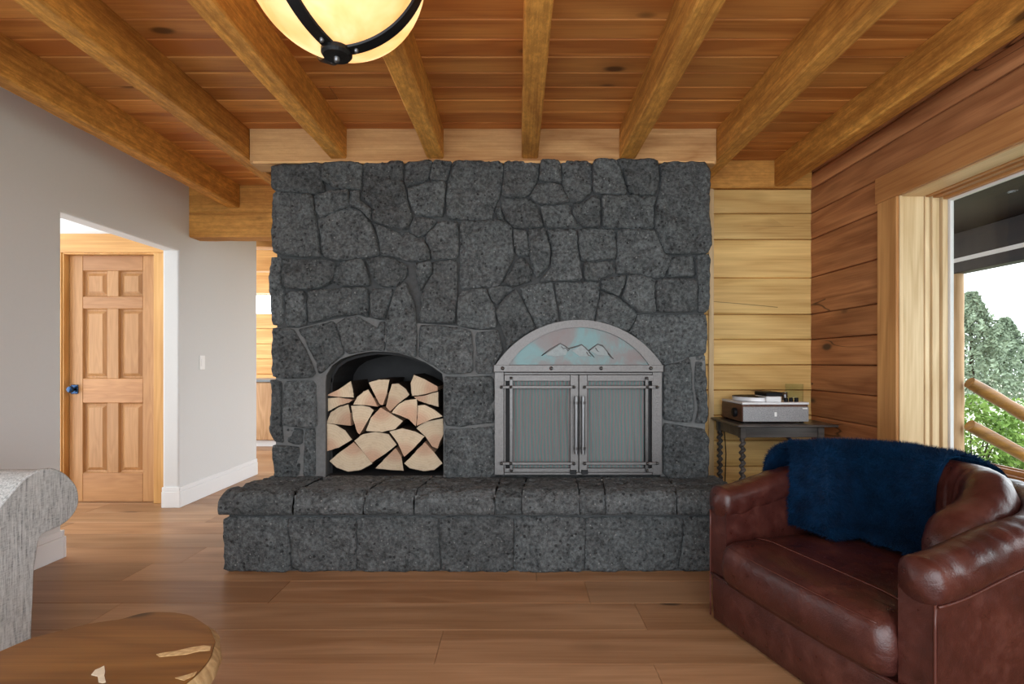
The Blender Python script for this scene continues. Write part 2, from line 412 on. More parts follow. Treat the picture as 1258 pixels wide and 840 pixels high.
def patina_mat():
    m, nt, b = newmat('patina_arch_plate'); tc = N(nt, 'ShaderNodeTexCoord'); v = tc.outputs['Object']
    n = noise_(nt, v, 4.5, 5, .6, .8); n2 = noise_(nt, v, 40, 3)
    col = ramp_(nt, n, [(.34, (.17,.135,.13)), (.47, (.165,.16,.157)), (.60, (.135,.225,.228))])
    col = mix_(nt, math_(nt, 'MULTIPLY', n2, .3), col, (.12,.11,.11))
    L(nt, col, b.inputs['Base Color']); b.inputs['Metallic'].default_value = .5; b.inputs['Roughness'].default_value = .5
    return m
M['patina'] = patina_mat()

def glass_mat(name, tint=(1,1,1), refl=.06):
    m, nt, b = newmat(name); nt.nodes.remove(b)
    t = N(nt, 'ShaderNodeBsdfTransparent'); t.inputs[0].default_value = (*tint, 1)
    g = N(nt, 'ShaderNodeBsdfGlossy'); g.inputs['Roughness'].default_value = .02
    lw = N(nt, 'ShaderNodeLayerWeight'); lw.inputs[0].default_value = .5
    fq = math_(nt, 'ADD', .012, math_(nt, 'MULTIPLY', math_(nt, 'POWER', lw.outputs['Facing'], 4.0), .5))
    mx = N(nt, 'ShaderNodeMixShader'); L(nt, fq, mx.inputs[0]); L(nt, t.outputs[0], mx.inputs[1]); L(nt, g.outputs[0], mx.inputs[2])
    L(nt, mx.outputs[0], nt.nodes['Material Output'].inputs[0]); return m
M['pane'] = glass_mat('window_glass', (.97,.985,.98))
M['tumbler'] = glass_mat('green_glass', (.94,.975,.965))

def alabaster_mat():
    m, nt, b = newmat('lit_alabaster_glass'); nt.nodes.remove(b)
    tc = N(nt, 'ShaderNodeTexCoord'); n = noise_(nt, tc.outputs['Object'], 7.0, 3, .5, .6)
    col = ramp_(nt, n, [(.35, (.86,.52,.23)), (.52, (.93,.68,.38)), (.68, (.98,.82,.58))])
    t = N(nt, 'ShaderNodeBsdfTranslucent'); L(nt, mix_(nt, 1.0, col, (.50,.46,.40), 'MULTIPLY'), t.inputs[0])
    d = N(nt, 'ShaderNodeBsdfPrincipled'); L(nt, col, d.inputs['Base Color']); d.inputs['Roughness'].default_value = .3
    mx = N(nt, 'ShaderNodeMixShader'); mx.inputs[0].default_value = .62
    L(nt, d.outputs[0], mx.inputs[1]); L(nt, t.outputs[0], mx.inputs[2])
    e = N(nt, 'ShaderNodeEmission'); L(nt, col, e.inputs[0]); e.inputs[1].default_value = .06
    ad = N(nt, 'ShaderNodeAddShader'); L(nt, mx.outputs[0], ad.inputs[0]); L(nt, e.outputs[0], ad.inputs[1])
    L(nt, ad.outputs[0], nt.nodes['Material Output'].inputs[0]); return m
M['alabaster'] = alabaster_mat()

def leaf_mat(name, a, c):
    m, nt, b = newmat(name); v, rnd = coords(nt); n = noise_(nt, v, 2.2, 4, .7)
    L(nt, ramp_(nt, n, [(.3, a), (.7, c)]), b.inputs['Base Color']); b.inputs['Roughness'].default_value = .8; b.inputs['Specular IOR Level'].default_value = .2
    return m
M['needles'] = leaf_mat('grey_green_needles', (.08,.11,.07), (.30,.36,.25))
M['leaves'] = leaf_mat('bright_green_leaves', (.06,.13,.02), (.22,.33,.07))

# ------------------------------------------------------------------ room measures
YR = -.90                              # rear end of the room, left open and brought near for more sky light
XL, XR, ZC = -2.70, 2.12, 2.61        # left plaster wall, right log wall, ceiling boards
YF = 3.16                             # stone face of the chimney breast
YB = 3.70                             # back log wall (right of the chimney)
ZH = 0.447                            # top of the raised hearth

# ------------------------------------------------------------------ floor: oak planks across the room
fl = MB().box(-4.6, 2.40, YR, 9.2, -.14, -.021).build('floor', M['mortar'])
tag(fl, 'warm oak plank floor running across the room', 'floor', kind='structure')
rows = [2.706 + .2478*k for k in range(-8, 27)]
joints = {2.479: [-1.20, .35], 2.225: [.56, -1.9], 1.974: [-.32, 1.25], 2.706: [.10, -2.1]}
for k, y0 in enumerate(rows):
    js = None
    for key, val in joints.items():
        if abs(key-y0) < .05: js = sorted(val)
    if js is None:
        x = -4.6 + random.uniform(.5, 1.9); js = []
        while x < 2.0: js.append(x); x += random.uniform(1.5, 2.4)
    ed = [-4.6] + js + [2.40]
    for a, b_ in zip(ed[:-1], ed[1:]):
        if b_-a < .02: continue
        boxobj('plank', a+.0006, b_-.0006, y0+.0006, y0+.2478-.0006, -.02, random.uniform(-.0006, 0), M['floor'], fl, .0012)

# ------------------------------------------------------------------ ceiling boards and beams
ce = MB().box(XL-.13, 2.40, YR, 4.40, ZC+.026, ZC+.10).build('ceiling', M['soffit'])
tag(ce, 'cedar tongue and groove board ceiling above the beams', 'ceiling', kind='structure')
y = 1.10; k = 0
while y < 4.30:
    cut = random.uniform(-1.2, 1.6)
    ed = [XL-.12, 2.38] if k % 3 else [XL-.12, cut, 2.38]
    for a, b_ in zip(ed[:-1], ed[1:]):
        boxobj('ceiling_board', a+.0005, b_-.0005, y+.0018, y+.134-.0018, ZC, ZC+.025, M['ceil'], ce, .005)
    y += .134; k += 1
for y0 in (YR, -.4, .1, .6):
    boxobj('ceiling_board', XL-.12, 2.38, y0+.001, y0+.499, ZC, ZC+.025, M['ceil'], ce, .0045)

def roughbeam(name, x0, x1, y0, y1, z0, z1, mat, label, cat='beam', group=None, amp=.006, ch=.008):
    """sawn timber with slightly wandering, rounded arrises, long axis is the longer of x and y"""
    cx, cy, cz = (x0+x1)/2, (y0+y1)/2, (z0+z1)/2
    alongy = (y1-y0) > (x1-x0); Ln = (y1-y0) if alongy else (x1-x0); w = ((x1-x0) if alongy else (y1-y0))/2; h = (z1-z0)/2
    n = max(6, int(Ln/.12)); sec = [(-w+ch,-h),(w-ch,-h),(w,-h+ch),(w,h),(-w,h),(-w,-h+ch)]
    sd = random.uniform(0, 90); v = []; f = []
    for i in range(n+1):
        t = -Ln/2 + Ln*i/n
        for j, (a, b_) in enumerate(sec):
            q = noise.noise((t*2.4+sd, j*1.7, 0)); q2 = noise.noise((t*7+sd, j*3.1, 5))
            a2 = a*(1-(.05*abs(q)))+amp*q2*.4; b2 = b_ + (amp*q2*.6 if b_ < h else 0)
            v.append((a2, t, b2) if alongy else (t, -a2, b2))
    m_ = len(sec)
    for i in range(n):
        for j in range(m_):
            f.append((i*m_+j, i*m_+(j+1)%m_, (i+1)*m_+(j+1)%m_, (i+1)*m_+j))
    f += [tuple(range(m_)), tuple(n*m_+j for j in reversed(range(m_)))]
    o = fixn(mesh_obj(name, v, f, mat, None, (cx,cy,cz))); tag(o, label, cat, group)
    return o
bx = [-2.333, -1.725, -1.116, -.512, .075, .683, 1.292, 1.90]
blab = ['honey ceiling beam alongside the grey plaster wall', 'ceiling beam meeting the corner of the chimney next to the plaster wall beam',
        'ceiling beam between the chimney corner beam and the hanging bowl lamp', 'ceiling beam ending over the firewood niche behind the bowl lamp',
        'ceiling beam ending above the middle of the stone chimney', 'ceiling beam ending above the arched metal fireplace doors',
        'ceiling beam passing the chimney corner on the side of the side table', 'ceiling beam alongside the log wall with the window']
for i, x in enumerate(bx):
    yend = 4.20 if i < 2 else (3.685 if i > 5 else 3.185)
    roughbeam('ceiling_beam', x-.052, x+.052, YR+.01, yend, 2.422, ZC-.001, M['beam_y'], blab[i], 'beam', 'ceiling beams')
hb = roughbeam('header_beam', -1.668, 1.236, 3.187, 3.34, 2.392, ZC-.001, M['beam_x'], 'pale timber header lying along the top of the stone chimney', 'beam')
tr = boxobj('trim_strip', -1.64, 1.22, 3.168, 3.186, 2.388, 2.404, M['beam_x'], hb, .003); tr.parent = None
tr.name = 'trim_1'; tag(tr, 'thin pale wood strip between header and chimney stones', 'trim', kind='structure')
roughbeam('header_beam', 1.20, XR-.002, 3.687, 3.83, 2.412, ZC-.001, M['beam_x2'], 'timber header on top of the pale log wall beside the chimney', 'beam')
ho = empty('stacked_header', (-1.95, 4.22, 2.18))
tag(ho, 'pair of stacked timbers spanning from the plaster wall to the chimney', 'beam')
for (z0, z1) in ((2.185, 2.385), (2.388, ZC-.002)):
    q = roughbeam('timber', -2.699, -1.15, 4.205, 4.36, z0, z1, M['beam_x2'], None, None); q.parent = ho
    q.location = q.location - ho.location

# ------------------------------------------------------------------ left plaster wall with the opening to the hall
OY0, OY1, OZ = 3.03, 4.08, 2.045
pts = [(YR, 0), (OY0, 0), (OY0, OZ), (OY1, OZ), (OY1, 0), (5.29, 0), (5.29, ZC), (YR, ZC)]
wl = MB().prism(pts, 'x', XL-.13, XL).build('wall_left', M['plaster']); fixn(wl)
bmm = bmesh.new(); bmm.from_mesh(wl.data)
ed = [e for e in bmm.edges if all(OY0-.001 < v.co.y < OY1+.001 and v.co.z < OZ+.001 for v in e.verts) and abs(e.verts[0].co.x-e.verts[1].co.x) < .001 and e.calc_length() > .5]
bmesh.ops.bevel(bmm, geom=ed, offset=.014, segments=4, affect='EDGES', profile=.5); bmm.to_mesh(wl.data); bmm.free()
tag(wl, 'smooth warm grey plaster wall with a wide opening', 'wall', kind='structure')
def baseboard(name, y0, y1, label, caps):
    b = MB().box(XL+.0005, XL+.016, y0, y1, 0, .125, .002).box(XL+.0005, XL+.011, y0, y1, .125, .162, .003)
    for (yy, s) in caps:
        b.box(XL-.13, XL+.016, yy if s > 0 else yy-.016, yy+.016 if s > 0 else yy, 0, .125, .002)
        b.box(XL-.13, XL+.011, yy if s > 0 else yy-.011, yy+.011 if s > 0 else yy, .125, .162, .003)
    o = b.build(name, M['white']); tag(o, label, 'baseboard', kind='structure')
baseboard('baseboard_left', YR, OY0, 'white baseboard on the plaster wall behind the grey sofa', [(OY0, 1)])
baseboard('baseboard_left', OY1, 5.29, 'white baseboard under the light switch', [(OY1, -1)])
sw = empty('light_switch', (XL, 4.377, 1.153)); tag(sw, 'white rocker light switch on the grey plaster wall', 'switch')
MB().box(0, .006, -.037, .037, -.060, .060, .0025).build('cover_plate', M['switch'], sw)
MB().box(.006, .010, -.016, .016, -.033, .033, .002).build('rocker', M['switch'], sw)

# hall behind the opening: end wall with a six panel door
DY = 4.24
hx0, hx1 = -3.714, -2.993
dz0, dz1 = .002, 2.04
hw = MB()
hw.box(-4.6, hx0-.02, DY-.013, DY+.15, 0, 2.5).box(hx1+.02, XL-.131, DY-.013, DY+.15, 0, 2.5).box(hx0-.02, hx1+.02, DY-.013, DY+.15, dz1+.02, 2.5)
hw.box(-4.6, XL-.131, 2.30, 2.40, 0, 2.5)  # unseen near wall, added to keep daylight off the door
hw = hw.build('wall_hall', M['white']); tag(hw, 'white wall around the wooden hall door and an added wall that shades it', 'wall', kind='structure')
hc = MB().box(-4.6, XL-.131, 2.3, DY+.15, 2.5, 2.56).build('ceiling_hall', M['white']); tag(hc, 'white ceiling of the small hall', 'ceiling', kind='structure')
dr = empty('door_1', ((hx0+hx1)/2, DY, 0)); tag(dr, 'six panel fir door in the hall', 'door', kind='structure')
W = hx1-hx0; cx = 0
def dpart(name, x0, x1, z0, z1, y0, y1, mat, c=.003, par=None):
    return boxobj(name, x0, x1, y0, y1, z0, z1, mat, par or dr, c)
zs = [dz0, .24, .82, 1.02, 1.60, 1.70, 1.915, dz1]          # rails and panels from the bottom
st = .112; mid = .095
dpart('stile', -W/2, -W/2+st, dz0, dz1, 0, .036, M['door_z']); dpart('stile', W/2-st, W/2, dz0, dz1, 0, .036, M['door_z'])
for (a, b_) in ((zs[0], zs[1]), (zs[2], zs[3]), (zs[4], zs[5]), (zs[6], zs[7])): dpart('rail', -W/2+st+.0005, W/2-st-.0005, a, b_, 0.0005, .036, M['door_x'])
for (a, b_) in ((zs[1], zs[2]), (zs[3], zs[4]), (zs[5], zs[6])):
    dpart('muntin', -mid/2, mid/2, a+.0005, b_-.0005, 0.0005, .036, M['door_z'])
    for s in (-1, 1):
        x0, x1 = (mid/2, W/2-st) if s > 0 else (-W/2+st, -mid/2)
        o_ = Vector(((x0+x1)/2, .02, (a+b_)/2)); hw_, hh_ = (x1-x0)/2, (b_-a)/2
        rings = [[(-hw_+i, d_, -hh_+i), (hw_-i, d_, -hh_+i), (hw_-i, d_, hh_-i), (-hw_+i, d_, hh_-i)] for i, d_ in ((0, .002), (.007, .020), (.014, .024), (.020, .024), (.044, .008))]
        g = MB()   # raised field of the panel: inset, depth behind the door face
        v = [p for r in rings for p in r]; f = []
        for i in range(len(rings)-1):
            for q in range(4): f.append((i*4+q, i*4+(q+1)%4, (i+1)*4+(q+1)%4, (i+1)*4+q))
        f.append(tuple((len(rings)-1)*4+q for q in range(4)))
        g.add([(p[0], p[1]-.02, p[2]) for p in v], f); g.build('door_panel', M['door_z'], dr, loc=o_)
kn = MB().box(-W/2+.018, -W/2+.078, -.010, 0, .895, .970, .003).build('knob_rose', M['blue_metal'], dr); kn['label'] = 'square blued steel rose'
kb = MB().lathe([(.0001,-.058),(.022,-.058),(.026,-.050),(.026,-.036),(.011,-.030),(.011,-.009)], (-W/2+.048, 0, .933), 20, 'y').build('knob', M['blue_metal'], kn, smooth=True)
for z in (.32, 1.13, 1.74): MB().box(W/2+.001, W/2+.010, -.004, .012, z-.045, z+.045, .001).build('hinge', M['black_metal'], dr)
MB().box(-W/2-.01, W/2+.01, .0365, .06, 0, dz1).build('door_gap_backing', M['soffit'], dr)  # added backing that blocks light showing through the gaps around the door
dc = empty('trim_2', ((hx0+hx1)/2, DY-.045, 0)); tag(dc, 'knotty pine casing around the hall door', 'trim', kind='structure')
MB().box(-W/2-.135, -W/2-.016, -.012, .03, 0, dz1+.012, .003).build('casing_leg', M['pine_z'], dc)
MB().box(W/2+.016, W/2+.135, -.012, .03, 0, dz1+.012, .003).build('casing_leg', M['pine_z'], dc)
MB().box(-W/2-.16, W/2+.14, -.018, .03, dz1+.0125, dz1+.165, .003).build('casing_head', M['pine_x'], dc)
MB().box(-W/2-.0155, -W/2-.004, -.002, .15, 0, dz1+.012, .001).box(W/2+.011, W/2+.0155, -.002, .15, 0, dz1+.012, .001).box(-W/2-.0155, W/2+.0155, -.001, .15, dz1+.002, dz1+.012).build('door_jamb', M['pine_z'], dc)

# ------------------------------------------------------------------ log walls
zl = [2.408 if y == 232 else 1.155+(445-y)*3.7/629 for y in (232,262,294,341,386,417,448,479,510,541,573,605)]
zl = sorted([0.0]+[z for z in zl if z > .1]); ztop = zl+[2.52, ZC]
wb = MB().box(1.20, XR+.26, YB+.16, YB+.22, 0, ZC).build('wall_back', M['log_x']); tag(wb, 'pale pine log wall beside the stone chimney', 'wall', kind='structure')
def log_course(name, ax, a0, a1, z0, z1, face, thick, mat, parent):
    """squared log with softly rounded arrises; face = room-side plane"""
    h = z1-z0; r = .016; n = max(3, int((a1-a0)/.25)); sd = random.uniform(0, 50)
    sec = [(thick, 0), (r*.9, .0012), (r*.25, r*.28), (0, r), (-.0035, h*.35), (-.0035, h*.65), (0, h-r), (r*.25, h-r*.28), (r*.9, h-.0012), (thick, h)]
    v = []; f = []; m_ = len(sec)
    for i in range(n+1):
        t = a0+(a1-a0)*i/n
        for j, (dp, dz) in enumerate(sec):
            w = .0035*noise.noise((t*1.8+sd, j*.6, 3)) if 0 < j < m_-1 else 0
            if ax == 'x': v.append((t-(a0+a1)/2, dp+w, dz-h/2))
            else: v.append((dp+w, t-(a0+a1)/2, dz-h/2))
    for i in range(n):
        for j in range(m_): f.append((i*m_+j, i*m_+(j+1)%m_, (i+1)*m_+(j+1)%m_, (i+1)*m_+j))
    f += [tuple(range(m_)), tuple(n*m_+j for j in reversed(range(m_)))]
    loc = ((a0+a1)/2, face, (z0+z1)/2) if ax == 'x' else (face, (a0+a1)/2, (z0+z1)/2)
    return autosmooth(fixn(mesh_obj(name, v, f, mat, parent, loc)), 50)
for a, b_ in zip(zl[:-1], zl[1:]):
    log_course('log', 'x', 1.20, XR+.004, a, b_, YB, .155, M['log_x'], wb)
ct = boxobj('corner_reflection_strip', 1.375, 1.412, YB-.018, YB-.001, 0, 2.405, M['jamb_z'], wb, .003)  # its pale colour stands in for a reflection along the corner

WY0, WY1, WZ0, WZ1, XO = .95, 2.835, .60, 2.077, 2.38
wr = MB()
wr.box(XR+.17, XO, WY1+.02, YB+.15, 0, ZC).box(XR+.17, XO, YR, WY0-.02, 0, ZC).box(XR+.17, XO, WY0-.02, WY1+.02, 0, WZ0-.03).box(XR+.17, XO, WY0-.02, WY1+.02, WZ1+.02, ZC)
wr = wr.build('wall_right', M['log_y']); tag(wr, 'reddish pine log wall with the big window', 'wall', kind='structure')
for a, b_ in zip(ztop[:-1], ztop[1:]):
    cuts = [(YR, YB+.155)]
    if b_ > WZ0-.03 and a < WZ1+.02: cuts = [(YR, WY0-.02), (WY1+.02, YB+.155)]
    for (p, q) in cuts:
        log_course('log', 'y', p, q, a, b_, XR, .165, M['log_y'], wr)
win = empty('window_1', (XO, (WY0+WY1)/2, WZ0)); tag(win, 'large wood framed window in the log wall', 'window', kind='structure')
def wpart(name, x0, x1, y0, y1, z0, z1, mat, c=.002):
    o = boxobj(name, x0, x1, y0, y1, z0, z1, mat, None, c); o.parent = win; o.location = o.location-win.location; return o
wpart('casing_leg', XR-.024, XR-.001, WY1, WY1+.152, WZ0-.12, WZ1, M['casing_z'], .003)
wpart('casing_leg', XR-.024, XR-.001, WY0-.152, WY0, WZ0-.12, WZ1, M['casing_z'], .003)
wpart('casing_head', XR-.026, XR-.001, WY0-.18, WY1+.168, WZ1+.0005, WZ1+.150, M['casing_y'], .003)
wpart('jamb_edge', XR-.012, XR+.010, WY1-.010, WY1-.0005, WZ0, WZ1, M['jamb_z'], .002)
wpart('jamb', XR+.012, XR+.125, WY1-.006, WY1+.018, WZ0, WZ1, M['jamb_z']); wpart('jamb', XR+.0, XR+.125, WY0-.018, WY0+.006, WZ0, WZ1, M['jamb_z'])
wpart('jamb_head', XR+.0, XR+.125, WY0+.006, WY1-.006, WZ1-.006, WZ1+.018, M['jamb_y'])
wpart('sill', XR-.03, XO+.02, WY0, WY1, WZ0-.028, WZ0, M['casing_y'], .004)
for (xa, xb, off) in ((.128, .150, .012), (.153, .160, .006), (.163, .200, .018), (.203, .208, .010), (.211, .240, .028)):
    wpart('stop', XR+xa, XR+xb, WY1-off, WY1+.018, WZ0, WZ1, M['jamb_z']); wpart('stop', XR+xa, XR+xb, WY0-.018, WY0+off, WZ0, WZ1, M['jamb_z'])
    wpart('head_stop', XR+xa, XR+xb, WY0+off, WY1-off, WZ1-off, WZ1+.018, M['casing_y']); wpart('sill_stop', XR+xa, XR+xb, WY0+off, WY1-off, WZ0, WZ0+off*1.6, M['casing_y'])
wpart('sash_edge', XR+.242, XR+.262, WY1-.040, WY1+.018, WZ0, WZ1, M['white']); wpart('sash_edge', XR+.242, XR+.262, WY0-.018, WY0+.04, WZ0, WZ1, M['white'])
wpart('sash_edge', XR+.242, XR+.262, WY0+.04, WY1-.04, WZ1-.040, WZ1+.018, M['white']); wpart('sash_edge', XR+.242, XR+.262, WY0+.04, WY1-.04, WZ0, WZ0+.05, M['casing_y'])
wpart('glass_pane', XR+.249, XR+.254, WY0+.038, WY1-.038, WZ0+.048, WZ1-.038, M['pane'], 0)

# ------------------------------------------------------------------ stone chimney breast
def resample(poly, step, seed, jit=.003):
    n = len(poly)
    pts = []                                   # one corner-cutting pass, then even spacing
    for i in range(n):
        a, b_ = Vector(poly[i]), Vector(poly[(i+1)%n]); k = .09
        pts += [a.lerp(b_, k), a.lerp(b_, 1-k)]
    out = []
    for i in range(len(pts)):
        a, b_ = pts[i], pts[(i+1)%len(pts)]; m_ = max(1, int(round((b_-a).length/step)))
        for q in range(m_): out.append(a.lerp(b_, q/m_))
    cen = sum(out, Vector((0,0)))/len(out); res = []
    for p in out:
        j = noise.noise((p.x*16+seed, p.y*16, seed))*jit + noise.noise((p.x*45+seed, p.y*45, seed))*jit*.5
        d_ = (p-cen).normalized(); res.append(p + d_*j)
    return res
def stone(poly, place, parent, seed, proud, back=.05, step=.012, amp=.014, inset=0.0, name='stone', mat=None, tilt=.032, grow=.0055):
    """rough split stone: outline in metres, place((a, b, h)) -> world, h = proud of the wall plane"""
    pc_ = sum((Vector(p) for p in poly), Vector((0,0)))/len(poly)
    poly = [tuple(Vector(p)+(Vector(p)-pc_).normalized()*grow) for p in poly]
    bd = resample(poly, step, seed); n = len(bd); B = np.array([(p.x, p.y) for p in bd])
    lo, hi = B.min(0), B.max(0); rng = np.random.RandomState(int(seed*13) % 99991)
    gx, gy = np.meshgrid(np.arange(lo[0], hi[0], step), np.arange(lo[1], hi[1], step)); G = np.stack([gx.ravel(), gy.ravel()], 1)
    G += rng.uniform(-.3, .3, G.shape)*step
    def sdist(Q):
        a = B[None]; b_ = np.roll(B, -1, 0)[None]; q = Q[:, None]; ab = b_-a
        t = np.clip(((q-a)*ab).sum(2)/np.maximum((ab**2).sum(2), 1e-12), 0, 1)
        return np.sqrt((((a+ab*t[..., None])-q)**2).sum(2)).min(1)
    def inside(Q):
        x, y_ = Q[:, 0:1], Q[:, 1:2]; xa, ya = B[:, 0][None], B[:, 1][None]; xb, yb = np.roll(B[:, 0], -1)[None], np.roll(B[:, 1], -1)[None]
        c = ((ya > y_) != (yb > y_)) & (x < (xb-xa)*(y_-ya)/np.where(np.abs(yb-ya) < 1e-12, 1e-12, yb-ya)+xa)
        return c.sum(1) % 2 == 1
    ins = inside(G); G = G[ins]
    if len(G): G = G[sdist(G) > step*.55]
    allp = [Vector(p) for p in B] + [Vector(p) for p in G]
    r = delaunay_2d_cdt(allp, [(i, (i+1)%n) for i in range(n)], [], 0, 1e-6)
    V2 = r[0]; Q = np.array([(p.x, p.y) for p in V2])
    F = list(r[2]); keep = inside(np.array([Q[list(f)].mean(0) for f in F])); F = [f for f, k in zip(F, keep) if k]
    e = sdist(Q); cx, cy = Q.mean(0)
    tx, ty = rng.uniform(-tilt, tilt, 2); size = max(hi-lo)
    h = []
    for p, ee in zip(Q, e):
        edge = 1-min(ee/.009, 1.0)
        z = proud - .006*edge*edge + ((p[0]-cx)*tx+(p[1]-cy)*ty)/max(size, .1)
        z += amp*(1.3*noise.fractal((p[0]*8+seed, p[1]*8, seed*.7), .9, 2.1, 4) + .55*noise.noise((p[0]*42+seed, p[1]*42, seed)))
        z += amp*1.1*abs(noise.noise((p[0]*5.1+seed*2, p[1]*4.3, 9.0)))-amp*1.1*abs(noise.noise((p[0]*15+seed, p[1]*13-p[0]*6, 4.0)))
        h.append(max(z, -.004))
    used = sorted({i for f in F for i in f}); mp = {i: k for k, i in enumerate(used)}
    ca, cb = (lo+hi)/2
    o3 = Vector(place((ca, cb, 0)))
    v = [Vector(place((Q[i][0], Q[i][1], h[i])))-o3 for i in used]; faces = [tuple(mp[i] for i in f) for f in F]
    cnt = {}
    for f in faces:
        for a, b_ in zip(f, f[1:]+f[:1]): cnt[(a, b_)] = 1
    rim = [(a, b_) for (a, b_) in cnt if (b_, a) not in cnt]
    bk = {}
    for a, b_ in rim:
        for i in (a, b_):
            if i not in bk: bk[i] = len(v); q = Q[used[i]]; v.append(Vector(place((q[0], q[1], -back)))-o3)
        faces.append((b_, a, bk[a], bk[b_]))
    o = mesh_obj(name, v, faces, mat or M['stone'], parent, o3, True)
    return o

fp = empty('stone_fireplace', (-.17, YF, 0)); tag(fp, 'dark basalt fireplace and chimney with raised hearth and arched wood niche', 'fireplace')
FPL = fp.location.copy()
def under(o, parent, base):                   # keep world place when parented to an unrotated empty
    o.parent = parent; o.location = o.location - base; return o
def X(px, d=YF): return (px-U0)*d/FPX
def Z(py, d=YF): return CAMZ-(py-V0)*d/FPX
NX0, NX1 = X(399), X(544.5)
archpx = [(399,470),(400,461),(407,449),(418,441),(429,437),(444,433.5),(457,431.6),(474,432),(489,433.5),(510,440),(522,445),(532,451),(543,459),(544.5,470)]
CX0, CX1, ZT = X(338), X(867), 2.385
out = [(CX0, ZH-.02), (CX0, ZT), (CX1, ZT), (CX1, ZH-.02), (NX1, ZH-.02)] + [(X(a), Z(b_)) for a, b_ in reversed(archpx)] + [(NX0, ZH-.02)]
core = MB().prism(out, 'y', YF+.026, 4.0).build('mortar_core', M['mortar']); fixn(core); under(core, fp, FPL)
lowp = [(CX0, ZH-.02), (CX0, Z(402)), (X(366), Z(403)), (X(411), Z(392)), (X(440), Z(386.5)), (X(466), Z(393)), (X(513), Z(397)), (X(562), Z(400)), (X(583), Z(405)), (X(609), Z(405)), (X(608), ZH-.02), (NX1, ZH-.02)] + [(X(a), Z(b_)) for a, b_ in reversed(archpx)] + [(NX0, ZH-.02)]
pm = MB().prism(lowp, 'y', YF+.010, YF+.0255).build('pale_mortar', M['mortar_l'], None); fixn(pm); under(pm, fp, FPL)
pm = MB().prism([(X(812), ZH-.02), (CX1, ZH-.02), (CX1, Z(437)), (X(850), Z(438)), (X(812), Z(449))], 'y', YF+.010, YF+.0255).build('pale_mortar', M['mortar_l'], None); fixn(pm); under(pm, fp, FPL)
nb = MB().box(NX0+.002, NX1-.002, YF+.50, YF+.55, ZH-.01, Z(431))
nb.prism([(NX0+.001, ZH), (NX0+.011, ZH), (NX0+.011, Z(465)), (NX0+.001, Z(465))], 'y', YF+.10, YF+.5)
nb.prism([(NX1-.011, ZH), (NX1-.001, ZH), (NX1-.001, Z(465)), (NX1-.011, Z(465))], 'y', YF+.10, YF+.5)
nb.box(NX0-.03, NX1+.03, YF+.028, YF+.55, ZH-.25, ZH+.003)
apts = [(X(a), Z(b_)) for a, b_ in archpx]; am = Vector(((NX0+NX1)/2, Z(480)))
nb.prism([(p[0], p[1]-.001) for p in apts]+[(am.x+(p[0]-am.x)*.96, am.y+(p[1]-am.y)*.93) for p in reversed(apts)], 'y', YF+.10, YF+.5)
nb = nb.build('niche_lining', M['dark_lining']); fixn(nb); under(nb, fp, FPL)

